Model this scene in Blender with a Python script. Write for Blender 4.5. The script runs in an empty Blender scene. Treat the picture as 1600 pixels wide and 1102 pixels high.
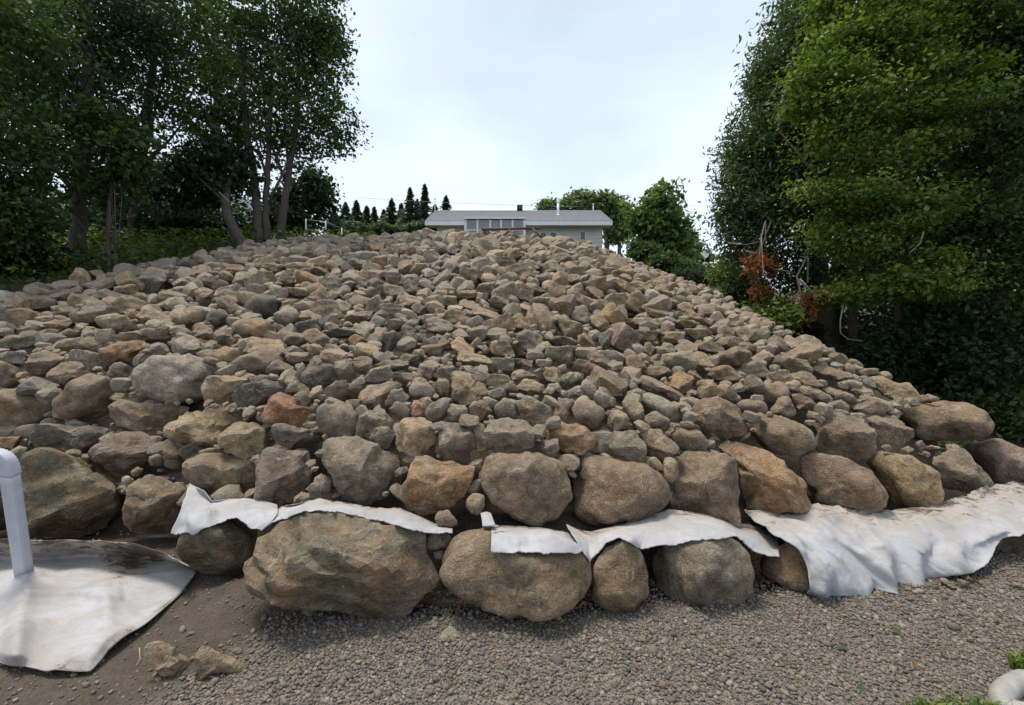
import bpy, bmesh, math, random
import numpy as np
from mathutils import Vector
from mathutils.bvhtree import BVHTree

R = math.radians
scene = bpy.context.scene
# ------------------------------------------------------------------ camera
CAM_Z = 1.65
FPX = 700.0                       # focal length in photo pixels (1600 wide)
cam_data = bpy.data.cameras.new('camera')
cam = bpy.data.objects.new('camera', cam_data)
scene.collection.objects.link(cam)
cam.location = (0, 0, CAM_Z)
cam.rotation_euler = (R(90), 0, 0)
cam_data.sensor_width = 36.0
cam_data.lens = 36.0 * FPX / 1600.0
cam_data.clip_end = 3000
cam_data.clip_start = 0.05
scene.camera = cam
# ------------------------------------------------------------------ sky
SUN_DIR = Vector((-0.26, 0.12, 0.94)).normalized()      # towards the sun
world = bpy.data.worlds.new('World')
scene.world = world
world.use_nodes = True
nt = world.node_tree
nt.nodes.clear()
w_out = nt.nodes.new('ShaderNodeOutputWorld')
w_bg = nt.nodes.new('ShaderNodeBackground')
w_sky = nt.nodes.new('ShaderNodeTexSky')
w_sky.sky_type = 'NISHITA'
w_sky.sun_disc = False
w_sky.sun_elevation = math.asin(SUN_DIR.z)
w_sky.sun_rotation = math.atan2(SUN_DIR.x, SUN_DIR.y)
w_sky.air_density = 1.0
w_sky.dust_density = 3.0
w_tc = nt.nodes.new('ShaderNodeTexCoord')
w_map = nt.nodes.new('ShaderNodeMapping')
w_map.inputs['Scale'].default_value = (1.0, 1.0, 2.2)
w_noise = nt.nodes.new('ShaderNodeTexNoise')
w_noise.inputs['Scale'].default_value = 1.6
w_noise.inputs['Detail'].default_value = 5
w_noise.inputs['Roughness'].default_value = 0.5
w_rmp = nt.nodes.new('ShaderNodeMapRange')
w_rmp.inputs['From Min'].default_value = 0.3
w_rmp.inputs['From Max'].default_value = 0.7
w_rmp.inputs['To Min'].default_value = 0.5
w_rmp.inputs['To Max'].default_value = 0.9
w_mix = nt.nodes.new('ShaderNodeMixRGB')
w_mix.inputs['Color2'].default_value = (8.9, 10.1, 11.7, 1)   # thin bright cloud veil
nt.links.new(w_tc.outputs['Generated'], w_map.inputs['Vector'])
nt.links.new(w_map.outputs[0], w_noise.inputs['Vector'])
nt.links.new(w_noise.outputs['Fac'], w_rmp.inputs['Value'])
w_sep = nt.nodes.new('ShaderNodeSeparateXYZ')                # haze thickens evenly towards the horizon
nt.links.new(w_tc.outputs['Generated'], w_sep.inputs[0])
w_hz = nt.nodes.new('ShaderNodeMapRange')
w_hz.inputs['From Min'].default_value = 0.0; w_hz.inputs['From Max'].default_value = 0.55
w_hz.inputs['To Min'].default_value = 0.3; w_hz.inputs['To Max'].default_value = 0.0
nt.links.new(w_sep.outputs['Z'], w_hz.inputs['Value'])
w_add = nt.nodes.new('ShaderNodeMath'); w_add.operation = 'ADD'; w_add.use_clamp = True
nt.links.new(w_rmp.outputs[0], w_add.inputs[0]); nt.links.new(w_hz.outputs[0], w_add.inputs[1])
nt.links.new(w_add.outputs[0], w_mix.inputs['Fac'])
nt.links.new(w_sky.outputs[0], w_mix.inputs['Color1'])
nt.links.new(w_mix.outputs[0], w_bg.inputs['Color'])
w_bg.inputs['Strength'].default_value = 0.1
nt.links.new(w_bg.outputs[0], w_out.inputs['Surface'])
# ------------------------------------------------------------------ sun (hazy)
sun_data = bpy.data.lights.new('sun', 'SUN')
sun_data.energy = 3.4
sun_data.angle = R(17)
sun_data.color = (1.0, 0.91, 0.78)
sun = bpy.data.objects.new('sun', sun_data)
sun.rotation_euler = SUN_DIR.to_track_quat('Z', 'Y').to_euler()
sun.location = (-10, 5, 30)
scene.collection.objects.link(sun)
# ------------------------------------------------------------------ exposure
vs = scene.view_settings
vs.view_transform = 'Standard'
vs.look = 'None'
vs.exposure = 0.12
vs.gamma = 1.0
vs.use_curve_mapping = False
scene.cycles.max_bounces = 6
scene.cycles.diffuse_bounces = 3
scene.cycles.glossy_bounces = 2
scene.cycles.transmission_bounces = 3

rng = np.random.default_rng(7)
random.seed(7)
COL = scene.collection

# ------------------------------------------------------------------ helpers
def tag(o, label=None, cat=None, group=None, kind=None):
    if label: o['label'] = label
    if cat: o['category'] = cat
    if group: o['group'] = group
    if kind: o['kind'] = kind
    return o

def empty(name, loc=(0, 0, 0)):
    o = bpy.data.objects.new(name, None)
    o.location = loc
    COL.objects.link(o)
    return o

def mesh_np(name, V, F, mat=None, smooth=True, col=None, sharp=None):
    """mesh from arrays: V (n,3), F (m,k) all faces with k corners; col (n,4) point colours"""
    V = np.asarray(V, dtype=np.float32); F = np.asarray(F, dtype=np.int32)
    me = bpy.data.meshes.new(name)
    m, k = F.shape
    me.vertices.add(len(V)); me.vertices.foreach_set('co', V.ravel())
    me.loops.add(m * k); me.loops.foreach_set('vertex_index', F.ravel())
    me.polygons.add(m)
    me.polygons.foreach_set('loop_start', np.arange(0, m * k, k, dtype=np.int32))
    me.polygons.foreach_set('use_smooth', np.full(m, smooth, dtype=bool))
    if col is not None:
        at = me.color_attributes.new('Col', 'FLOAT_COLOR', 'POINT')
        at.data.foreach_set('color', np.asarray(col, dtype=np.float32).ravel())
    me.update(calc_edges=True)
    if sharp: me.set_sharp_from_angle(angle=R(sharp))
    if mat: me.materials.append(mat)
    return me

def link(name, me, parent=None, loc=None):
    o = bpy.data.objects.new(name, me)
    COL.objects.link(o)
    if parent is not None: o.parent = parent
    if loc is not None: o.location = loc
    return o

class MB:
    """collects boxes, bars and tubes (polygons of mixed size) for one mesh"""
    def __init__(s): s.v = []; s.f = []
    def add(s, V, F):
        b = len(s.v); s.v += [tuple(p) for p in V]; s.f += [tuple(i + b for i in q) for q in F]
    def box(s, a, b):
        (x0, y0, z0), (x1, y1, z1) = a, b
        s.add([(x0,y0,z0),(x1,y0,z0),(x1,y1,z0),(x0,y1,z0),(x0,y0,z1),(x1,y0,z1),(x1,y1,z1),(x0,y1,z1)],
              [(0,3,2,1),(4,5,6,7),(0,1,5,4),(1,2,6,5),(2,3,7,6),(3,0,4,7)])
    def tube(s, pts, rad, n=8, cap=True, flat=None):
        pts = [Vector(p) for p in pts]
        if not hasattr(rad, '__len__'): rad = [rad] * len(pts)
        rings = []; up0 = None
        for i, p in enumerate(pts):
            t = (pts[min(i+1, len(pts)-1)] - pts[max(i-1, 0)]).normalized()
            if up0 is None:
                up0 = Vector((0,0,1)) if abs(t.z) < .9 else Vector((1,0,0))
            a = t.cross(up0).normalized(); b = a.cross(t).normalized(); up0 = b
            rings.append([p + (a*math.cos(2*math.pi*k/n)*(flat or 1) + b*math.sin(2*math.pi*k/n)) * rad[i] for k in range(n)])
        V = [q for r in rings for q in r]; F = []
        for i in range(len(rings)-1):
            for k in range(n):
                F.append((i*n+k, i*n+(k+1) % n, (i+1)*n+(k+1) % n, (i+1)*n+k))
        if cap:
            F.append(tuple(range(n-1, -1, -1))); F.append(tuple((len(rings)-1)*n+k for k in range(n)))
        s.add(V, F)
    def build(s, name, mat, parent=None, smooth=False, loc=None):
        me = bpy.data.meshes.new(name)
        me.from_pydata(s.v, [], s.f); me.update()
        if smooth: me.polygons.foreach_set('use_smooth', np.ones(len(me.polygons), dtype=bool))
        me.materials.append(mat)
        return link(name, me, parent, loc)

_waves = {}
def noise3(P, freq, seed=0, n=14):
    """cheap smooth noise: a sum of random sine waves, about -1..1"""
    key = (seed, n)
    if key not in _waves:
        g = np.random.default_rng(1000 + seed)
        k = g.normal(size=(n, 3)); k /= np.linalg.norm(k, axis=1)[:, None]
        k *= g.uniform(.6, 1.7, (n, 1))
        _waves[key] = (k * 2 * np.pi, g.uniform(0, 6.28, n))
    k, ph = _waves[key]
    return np.sin(P @ (k.T * freq) + ph).sum(1) / math.sqrt(n) * .8

# ------------------------------------------------------------------ the lie of the land
_bx = np.array([-60, -6.0, -4.4, -3.3, -2.2, -1.48, -.67, 0, .7, 1.27, 2.0, 3.1, 4.7, 7.0, 60])
_by = np.array([4.4, 4.0, 3.88, 3.86, 3.36, 2.97, 2.80, 2.82, 2.9, 2.97, 3.09, 3.4, 4.1, 5.2, 9.0])
def Yb(x): return np.interp(x, _bx, _by)
def Ys(x): return np.interp(x, [-9, -4, -2, 0, 2, 4.5, 7], [4.6, 4.5, 4.15, 4.1, 4.3, 4.9, 6.0])
_wd = np.array([0, .12, .20, .45, .58, .80, .92, 1.3])
_wz = np.array([0, .30, .48, .53, .80, .92, 1.08, 1.2])
def xr(Y): return np.interp(Y, [4.0, 4.9, 5.15, 6, 8.5, 12.4, 13.5, 20], [6.6, 5.5, 4.5, 3.95, 3.7, 2.75, 2.5, 2.0])
def xl(Y): return np.interp(Y, [4.0, 6.5, 7.7, 8.66, 9.5, 10.05, 11.7, 12.6, 14, 20], [-12, -9.4, -8.7, -8.4, -7.9, -7.5, -6.8, -5.8, -5.0, -5.0])
CREST = 12.4
def T(x, Y):
    """surface of the rock fill and of the ground round it"""
    x = np.asarray(x, float); Y = np.asarray(Y, float)
    d = Y - Yb(x)
    w = np.interp(d, _wd, _wz)
    s = .45 * np.clip(Y - Ys(x), 0, None)
    cap = .45 * np.clip(CREST - Ys(x), 0, None)
    s = np.where(s > cap, cap + .16 * np.clip(Y - CREST, 0, 40) , s)
    z = w + s - np.interp(x, [-3, 0, 2, 3], [0, .10, .24, .40]) * np.clip((Y - 8) / 4.4, 0, 1)
    over = np.clip((x - xr(Y)) / 1.0, 0, 1)               # falls away to the wood on the right
    z = z - over * np.minimum(z, 1.15)
    return z
def pix(px, py, Y):
    return ((px - 800) / FPX * Y, Y, CAM_Z - (py - 551) / FPX * Y)
_ys = np.arange(1.6, 40, .01)
def hitY(px, py):
    x = (px - 800) / FPX * _ys; z = CAM_Z - (py - 551) / FPX * _ys
    below = T(x, _ys) >= z
    return float(_ys[np.argmax(below)]) if below.any() else 40.0
def topix(x, Y, z): return 800 + FPX * x / Y, 551 - FPX * (z - CAM_Z) / Y

# ------------------------------------------------------------------ materials
def new_mat(name):
    m = bpy.data.materials.new(name); m.use_nodes = True
    n = m.node_tree; b = n.nodes['Principled BSDF']
    return m, n, b
def N(n, t, **kw):
    x = n.nodes.new(t)
    for k, v in kw.items():
        if k in x.inputs: x.inputs[k].default_value = v
        else: setattr(x, k, v)
    return x
def L(n, a, b): n.links.new(a, b)
def ramp(n, fac, a, b, lo=0.0, hi=1.0):
    r = N(n, 'ShaderNodeMapRange'); r.clamp = True
    r.inputs['From Min'].default_value = a; r.inputs['From Max'].default_value = b
    r.inputs['To Min'].default_value = lo; r.inputs['To Max'].default_value = hi
    L(n, fac, r.inputs['Value']); return r.outputs[0]
def mixc(n, fac, c1, c2, mode='MIX'):
    x = N(n, 'ShaderNodeMixRGB', blend_type=mode)
    for s, v in (('Fac', fac), ('Color1', c1), ('Color2', c2)):
        if isinstance(v, (int, float)): x.inputs[s].default_value = v
        elif isinstance(v, tuple): x.inputs[s].default_value = v if len(v) == 4 else v + (1,)
        else: L(n, v, x.inputs[s])
    return x.outputs[0]
def math_(n, op, a, b=None):
    x = N(n, 'ShaderNodeMath', operation=op)
    for i, v in enumerate((a, b)):
        if v is None: continue
        if isinstance(v, (int, float)): x.inputs[i].default_value = v
        else: L(n, v, x.inputs[i])
    return x.outputs[0]
def noise(n, vec, scale, detail=5, rough=.55, dist=0.0):
    x = N(n, 'ShaderNodeTexNoise'); x.inputs['Scale'].default_value = scale
    x.inputs['Detail'].default_value = detail; x.inputs['Roughness'].default_value = rough
    x.inputs['Distortion'].default_value = dist
    L(n, vec, x.inputs['Vector']); return x.outputs['Fac']
def bump(n, b, h, strength, dist):
    x = N(n, 'ShaderNodeBump'); x.inputs['Strength'].default_value = strength
    x.inputs['Distance'].default_value = dist
    L(n, h, x.inputs['Height']); L(n, x.outputs[0], b.inputs['Normal'])

def rock_mat(name, attr):
    m, n, b = new_mat(name)
    geo = N(n, 'ShaderNodeNewGeometry')
    if attr:
        a = N(n, 'ShaderNodeAttribute', attribute_name='Col')
        base, rust, vec = a.outputs['Color'], a.outputs['Alpha'], geo.outputs['Position']
    else:
        oi = N(n, 'ShaderNodeObjectInfo')
        base, rust = oi.outputs['Color'], oi.outputs['Alpha']
        off = N(n, 'ShaderNodeVectorMath', operation='SCALE'); off.inputs[0].default_value = (31, 17, 23)
        L(n, oi.outputs['Random'], off.inputs['Scale'])
        ad = N(n, 'ShaderNodeVectorMath', operation='ADD')
        L(n, geo.outputs['Position'], ad.inputs[0]); L(n, off.outputs[0], ad.inputs[1])
        vec = ad.outputs[0]
    n1 = noise(n, vec, 3.2, 6, .6, .6)
    n2 = noise(n, vec, 16, 8, .7)
    n3 = noise(n, vec, 70, 4, .7)
    v1 = ramp(n, n1, .3, .7, .62, 1.4)
    v2 = ramp(n, n2, .32, .68, .58, 1.42)
    v3 = ramp(n, n3, .32, .68, .62, 1.38)
    v = math_(n, 'MULTIPLY', math_(n, 'MULTIPLY', v1, v2), v3)
    c = mixc(n, 1.0, base, v, 'MULTIPLY')
    # iron staining
    rn = ramp(n, noise(n, vec, 2.6, 5, .6, 1.2), .44, .66)
    rf = math_(n, 'MULTIPLY', rn, rust)
    c = mixc(n, rf, c, mixc(n, 1.0, (.40, .19, .07), v, 'MULTIPLY'))
    # dark mineral blotches
    dk = ramp(n, noise(n, vec, 4.5, 7, .65, .8), .60, .74, 0, .55)
    c = mixc(n, dk, c, (.06, .055, .045))
    # pale scrapes and dried mud
    mp = N(n, 'ShaderNodeMapping'); mp.inputs['Scale'].default_value = (1.0, 1.0, 2.6); mp.inputs['Rotation'].default_value = (.4, .5, .3)
    L(n, vec, mp.inputs['Vector'])
    sc = ramp(n, noise(n, mp.outputs[0], 7, 9, .78, 1.4), .585, .635, 0, .75)
    c = mixc(n, sc, c, (.50, .45, .38))
    # thin pale veins on some of the stone
    vv_ = N(n, 'ShaderNodeTexVoronoi', feature='DISTANCE_TO_EDGE'); vv_.inputs['Scale'].default_value = 1.7
    vw = N(n, 'ShaderNodeVectorMath', operation='ADD'); vn = N(n, 'ShaderNodeTexNoise'); vn.inputs['Scale'].default_value = 2.2; vn.inputs['Detail'].default_value = 6
    L(n, vec, vn.inputs['Vector']); L(n, vn.outputs['Color'], vw.inputs[0]); L(n, vec, vw.inputs[1]); L(n, vw.outputs[0], vv_.inputs['Vector'])
    vm = math_(n, 'MULTIPLY', ramp(n, vv_.outputs['Distance'], 0, .014, .8, 0), ramp(n, n1, .5, .6))
    c = mixc(n, vm, c, (.55, .50, .43))
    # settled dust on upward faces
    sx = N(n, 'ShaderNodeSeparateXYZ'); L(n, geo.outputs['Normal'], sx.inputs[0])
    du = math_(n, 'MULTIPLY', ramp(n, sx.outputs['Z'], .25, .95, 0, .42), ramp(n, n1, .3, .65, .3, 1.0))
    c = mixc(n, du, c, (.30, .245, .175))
    # worn, chipped edges
    pw = ramp(n, geo.outputs['Pointiness'], .51, .60, 0, .4)
    c = mixc(n, pw, c, (.44, .39, .32))
    L(n, c, b.inputs['Base Color'])
    b.inputs['Roughness'].default_value = .82
    b.inputs['Specular IOR Level'].default_value = .3
    vo = N(n, 'ShaderNodeTexVoronoi', feature='DISTANCE_TO_EDGE'); vo.inputs['Scale'].default_value = 2.0
    wv = N(n, 'ShaderNodeVectorMath', operation='ADD')
    nz = N(n, 'ShaderNodeTexNoise'); nz.inputs['Scale'].default_value = 4; nz.inputs['Detail'].default_value = 4
    L(n, vec, nz.inputs['Vector']); L(n, nz.outputs['Color'], wv.inputs[0]); L(n, vec, wv.inputs[1])
    L(n, wv.outputs[0], vo.inputs['Vector'])
    crack = ramp(n, vo.outputs['Distance'], 0, .03, 0, .12)
    st = noise(n, mp.outputs[0], 11, 8, .72, .8)
    h = math_(n, 'ADD', math_(n, 'MULTIPLY', n2, .7), math_(n, 'MULTIPLY', n3, .3))
    h = math_(n, 'ADD', h, math_(n, 'MULTIPLY', st, .7))
    h = math_(n, 'ADD', h, crack)
    bump(n, b, h, 1.0, .055)
    return m
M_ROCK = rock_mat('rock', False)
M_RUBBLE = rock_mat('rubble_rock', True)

def attr_mat(name, rough=.8, transl=0.0, nscale=None):
    m, n, b = new_mat(name)
    a = N(n, 'ShaderNodeAttribute', attribute_name='Col')
    c = a.outputs['Color']
    if nscale:
        geo = N(n, 'ShaderNodeNewGeometry')
        c = mixc(n, 1.0, c, ramp(n, noise(n, geo.outputs['Position'], nscale, 4, .7), .3, .7, .7, 1.3), 'MULTIPLY')
    L(n, c, b.inputs['Base Color'])
    b.inputs['Roughness'].default_value = rough
    b.inputs['Specular IOR Level'].default_value = .35
    if transl:
        t = N(n, 'ShaderNodeBsdfTranslucent')
        L(n, mixc(n, 1.0, c, (1.5, 1.6, .6), 'MULTIPLY'), t.inputs['Color'])
        mx = N(n, 'ShaderNodeMixShader'); mx.inputs['Fac'].default_value = transl
        L(n, b.outputs[0], mx.inputs[1]); L(n, t.outputs[0], mx.inputs[2])
        L(n, mx.outputs[0], n.nodes['Material Output'].inputs['Surface'])
    return m
M_PEBBLE = attr_mat('pebbles', .85, 0, 160)
M_LEAF = attr_mat('leaves', .5, .35)
M_DEADLEAF = attr_mat('dead_leaves', .8, .25)

def plain(name, col, rough=.6, metal=0.0, nscale=None, var=.25, bmp=None):
    m, n, b = new_mat(name)
    b.inputs['Roughness'].default_value = rough; b.inputs['Metallic'].default_value = metal
    if nscale:
        tc = N(n, 'ShaderNodeTexCoord')
        f = noise(n, tc.outputs['Object'], nscale, 6, .65)
        L(n, mixc(n, 1.0, col, ramp(n, f, .3, .7, 1 - var, 1 + var), 'MULTIPLY'), b.inputs['Base Color'])
        if bmp: bump(n, b, f, .6, bmp)
    else:
        b.inputs['Base Color'].default_value = col + (1,)
    return m
M_SIDING = plain('siding', (.62, .60, .54), .7, 0, 3, .08)
M_TRIM = plain('white_trim', (.78, .78, .78), .5, 0, 4, .06)
M_SOFFIT = plain('soffit', (.42, .38, .33), .7, 0, 4, .1)
M_SHINGLE = plain('shingles', (.27, .275, .29), .9, 0, 5, .2, .01)
M_GLASS = plain('window_glass', (.10, .11, .12), .06)
M_SKYGLASS = plain('sky_reflection_panes', (.25, .265, .28), .25, 0, 2, .2)  # sunroom glass: base colour paled to paint in the sky's reflection
M_BLACK = plain('black_metal', (.02, .02, .022), .5)
M_GALV = plain('painted_downspout', (.46, .48, .54), .45, 0, 9, .1)
M_LOG = plain('brown_wood', (.10, .055, .04), .75, 0, 9, .35, .01)
M_CORR = plain('drain_plastic', (.30, .29, .265), .6, 0, 12, .25)
M_STRAW = plain('straw', (.42, .34, .2), .8)
M_CUTWOOD = plain('cut_wood', (.55, .30, .14), .8, 0, 20, .25)
M_GREYTWIG = plain('grey_twig', (.26, .22, .18), .85, 0, 20, .3)

def bark_mat(name, col):
    m, n, b = new_mat(name)
    geo = N(n, 'ShaderNodeNewGeometry')
    mp = N(n, 'ShaderNodeMapping'); mp.inputs['Scale'].default_value = (1, 1, .18)
    L(n, geo.outputs['Position'], mp.inputs['Vector'])
    f = noise(n, mp.outputs[0], 34, 6, .7)
    L(n, mixc(n, 1.0, col, ramp(n, f, .3, .7, .5, 1.5), 'MULTIPLY'), b.inputs['Base Color'])
    b.inputs['Roughness'].default_value = .9
    bump(n, b, f, .8, .03)
    return m
M_BARK = bark_mat('bark', (.10, .078, .062))
M_BARKL = bark_mat('pale_bark', (.085, .068, .058))

def ground_mat():
    m, n, b = new_mat('ground')
    geo = N(n, 'ShaderNodeNewGeometry'); P = geo.outputs['Position']
    a = N(n, 'ShaderNodeAttribute', attribute_name='Col')      # r gravel, g leaf litter, b reddish soil
    sp = N(n, 'ShaderNodeSeparateColor'); L(n, a.outputs['Color'], sp.inputs[0])
    f1 = noise(n, P, 5, 8, .7); f2 = noise(n, P, 60, 5, .7)
    v = math_(n, 'MULTIPLY', ramp(n, f1, .3, .7, .6, 1.35), ramp(n, f2, .3, .7, .6, 1.4))
    soil = mixc(n, 1.0, (.075, .056, .04), v, 'MULTIPLY')
    vo = N(n, 'ShaderNodeTexVoronoi'); vo.inputs['Scale'].default_value = 75; L(n, P, vo.inputs['Vector'])
    hs = N(n, 'ShaderNodeSeparateColor'); L(n, vo.outputs['Color'], hs.inputs[0])
    gr = mixc(n, hs.outputs[0], (.12, .10, .08), (.27, .23, .185))
    c = mixc(n, math_(n, 'MULTIPLY', sp.outputs[0], ramp(n, f1, .35, .55, .55, 1)), soil, gr)
    c = mixc(n, sp.outputs[1], c, mixc(n, f1, (.03, .05, .015), (.075, .06, .03)))
    c = mixc(n, sp.outputs[2], c, mixc(n, f1, (.10, .05, .03), (.16, .085, .05)))
    L(n, c, b.inputs['Base Color']); b.inputs['Roughness'].default_value = .95
    h = math_(n, 'ADD', f2, math_(n, 'MULTIPLY', vo.outputs['Distance'], -1.0))
    bump(n, b, h, .7, .02)
    return m
M_GROUND = ground_mat()

def fabric_mat():
    m, n, b = new_mat('geotextile')
    geo = N(n, 'ShaderNodeNewGeometry'); P = geo.outputs['Position']
    a = N(n, 'ShaderNodeAttribute', attribute_name='Col')       # r = how muddy
    sp = N(n, 'ShaderNodeSeparateColor'); L(n, a.outputs['Color'], sp.inputs[0])
    f = noise(n, P, 2.4, 6, .6)
    c = mixc(n, ramp(n, f, .35, .65), (.32, .32, .33), (.42, .425, .445))
    mp = N(n, 'ShaderNodeMapping'); mp.inputs['Scale'].default_value = (1, 2.2, 1.6); mp.inputs['Rotation'].default_value = (.2, .1, .7)
    L(n, P, mp.inputs['Vector'])
    d1 = noise(n, mp.outputs[0], 6, 10, .78, .8)
    mud = math_(n, 'ADD', d1, math_(n, 'MULTIPLY', sp.outputs[0], .36))
    c = mixc(n, ramp(n, mud, .52, .76, 0, .8), c, (.33, .27, .21))
    c = mixc(n, ramp(n, mud, .73, .81, 0, .95), c, (.085, .062, .045))
    sp2 = ramp(n, noise(n, P, 55, 4, .8), .70, .76, 0, .8)
    c = mixc(n, math_(n, 'MULTIPLY', sp2, ramp(n, mud, .52, .7)), c, (.09, .065, .045))
    L(n, c, b.inputs['Base Color']); b.inputs['Roughness'].default_value = .85
    b.inputs['Specular IOR Level'].default_value = .25
    bump(n, b, math_(n, 'ADD', noise(n, P, 7, 8, .6, .5), math_(n, 'MULTIPLY', noise(n, P, 260, 2, .6), .05)), .4, .035)
    return m
M_FABRIC = fabric_mat()

def mound(x, Y):                                             # soil banked against the jagged boulder
    return .15 * np.exp(-((x + 1.66) / .34) ** 2 - ((Y - 3.02) / .24) ** 2)
# ------------------------------------------------------------------ ground sheet
def axis(parts):
    out = []
    for a, b, s in parts: out.append(np.arange(a, b, s))
    return np.concatenate(out)
gx = axis([(-900, -100, 80), (-100, -30, 5), (-30, -11, .8), (-11, 9, .09), (9, 30, .8), (30, 100, 5), (100, 901, 80)])
gy = axis([(-300, -20, 40), (-20, 1, 1.5), (1, 7.5, .08), (7.5, 15, .2), (15, 60, 1.0), (60, 160, 10), (160, 1501, 100)])
GX, GY = np.meshgrid(gx, gy)
D_ = GY - Yb(GX)
GZ = T(GX, GY - np.interp(D_, [-.1, 0, 1.2, 2.2], [0, .5, .5, 0]) * (GX < xr(GY) + .5))
inrock = (D_ > 0) & (GX < xr(GY)) & (GX > xl(GY)) & (GY < CREST + .6)
lower = np.interp(D_, [0, .12, .5, 1.2, 2], [0, .05, .12, .18, .28]) * np.where((GX < xr(GY) + .3) & (GX > xl(GY) - .3) & (GY < CREST + 2), 1, .0)
GZ = GZ - lower + mound(GX, GY)
P3 = np.stack([GX.ravel(), GY.ravel(), np.zeros(GX.size)], 1)
GZ = GZ + (noise3(P3, .5, 3) * .02 + noise3(P3, 2.1, 4) * .008).reshape(GX.shape) * np.where(np.abs(GX) < 30, 1, 0)
ny, nx = GX.shape
idx = np.arange(ny * nx).reshape(ny, nx)
F = np.stack([idx[:-1, :-1], idx[:-1, 1:], idx[1:, 1:], idx[1:, :-1]], -1).reshape(-1, 4)
gravel = np.clip((.25 - D_) / .2, 0, 1)
left_soil = np.clip((-1.35 - GX + (GY - 2.3) * .55) / .35, 0, 1)
gravel = gravel * (1 - .9 * left_soil)
side = np.clip((GX - xr(GY)) / .6, 0, 1) + np.clip((xl(GY) - GX) / .6, 0, 1) + np.clip((GY - CREST - 1) / .6, 0, 1)
side = np.clip(side, 0, 1) * np.clip((D_ - .1) / .5, 0, 1)
red = np.clip(1 - np.abs(GX - 7.0) / 1.6, 0, 1) * np.clip(1 - np.abs(GY - 6.1) / 1.3, 0, 1)
side = np.clip(side + np.clip((GX - 6.5) / 1, 0, 1) + np.clip((-7 - GX) / 1, 0, 1), 0, 1)
gc = np.stack([gravel * (1 - side), side, red, np.ones_like(red)], -1).reshape(-1, 4)
ground = link('ground', mesh_np('ground', np.stack([GX, GY, GZ], -1).reshape(-1, 3), F, M_GROUND, True, gc))
tag(ground, 'brown soil and gravel ground rising behind the boulder wall', None, None, 'structure')
# ------------------------------------------------------------------ rocks
PAL = {  # real stone colours (r, g, b, iron staining)
 'g': (.225, .203, .17, .12), 'b': (.205, .163, .122, .2), 't': (.31, .255, .185, .15), 'o': (.28, .20, .12, .6),
 'r': (.25, .135, .09, .9), 'd': (.125, .12, .11, .05), 'p': (.37, .345, .30, .05), 'k': (.235, .192, .163, .15),
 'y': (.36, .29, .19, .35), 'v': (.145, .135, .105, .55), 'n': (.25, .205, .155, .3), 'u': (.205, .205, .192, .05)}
PAL = {k: (v[0] * 1.12, v[1] * 1.01, v[2] * .87, v[3]) for k, v in PAL.items()}
_ico = {}
def ico(sub):
    if sub not in _ico:
        bm = bmesh.new(); bmesh.ops.create_icosphere(bm, subdivisions=sub, radius=1)
        V = np.array([v.co[:] for v in bm.verts]); F = np.array([[v.index for v in f.verts] for f in bm.faces]); bm.free()
        _ico[sub] = (V / np.linalg.norm(V, axis=1)[:, None], F)
    return _ico[sub]

def rot(ax, ay, az):
    cx, sx, cy, sy, cz, sz = math.cos(ax), math.sin(ax), math.cos(ay), math.sin(ay), math.cos(az), math.sin(az)
    return (np.array([[cz, -sz, 0], [sz, cz, 0], [0, 0, 1]]) @ np.array([[cy, 0, sy], [0, 1, 0], [-sy, 0, cy]]) @ np.array([[1, 0, 0], [0, cx, -sx], [0, sx, cx]]))
def rock_base(dirs, g, style, tilt=False):
    if style == 'round':
        k = g.normal(size=(12, 3)); p = 13; h = g.uniform(.74, 1.0, 12)
    elif style == 'block':
        k = np.concatenate([np.eye(3), -np.eye(3)]) + g.normal(size=(6, 3)) * .16
        k = np.concatenate([k, g.normal(size=(10, 3))]); p = 130
        h = np.concatenate([g.uniform(.62, .76, 6), g.uniform(.76, .97, 10)])
    else:                                                   # angular
        k = g.normal(size=(9, 3)); p = 130; h = g.uniform(.5, .95, 9)
        k = np.concatenate([k, -k[:4] + g.normal(size=(4, 3)) * .2]); h = np.concatenate([h, g.uniform(.6, .9, 4)])
    k /= np.linalg.norm(k, axis=1)[:, None]
    inv = np.clip(dirs @ k.T, 0, None) / h
    r = 1 / np.power((inv ** p).sum(1) + 1e-9, 1 / p)
    r = np.minimum(r, 1.25)
    s = int(g.integers(0, 40))
    amp = .05 if style == 'round' else .03
    r = r * (1 + amp * noise3(dirs, .35, s) + .022 * noise3(dirs, .95, s + 1))
    B = dirs * r[:, None]
    if tilt:                                                # show a top face as well as a front face
        ax = g.uniform(.45, .85); ay = g.uniform(-.45, .45); az = g.uniform(-.2, .2)
        B = B @ rot(ax, ay, az).T
    return B, s

def poly_radius(poly, c, th):
    """distance from c to the outline in each direction th"""
    out = np.zeros(len(th)); d = np.stack([np.cos(th), np.sin(th)], 1)
    A = poly - c; B = np.roll(poly, -1, 0) - c
    for a, b in zip(A, B):
        e = b - a; den = d[:, 0] * e[1] - d[:, 1] * e[0]
        den = np.where(np.abs(den) < 1e-9, 1e-9, den)
        t = (a[0] * e[1] - a[1] * e[0]) / den
        u = (a[0] * d[:, 1] - a[1] * d[:, 0]) / den
        ok = (t > 0) & (u >= -1e-6) & (u <= 1 + 1e-6)
        out = np.where(ok, np.maximum(out, t), out)
    return out

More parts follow.
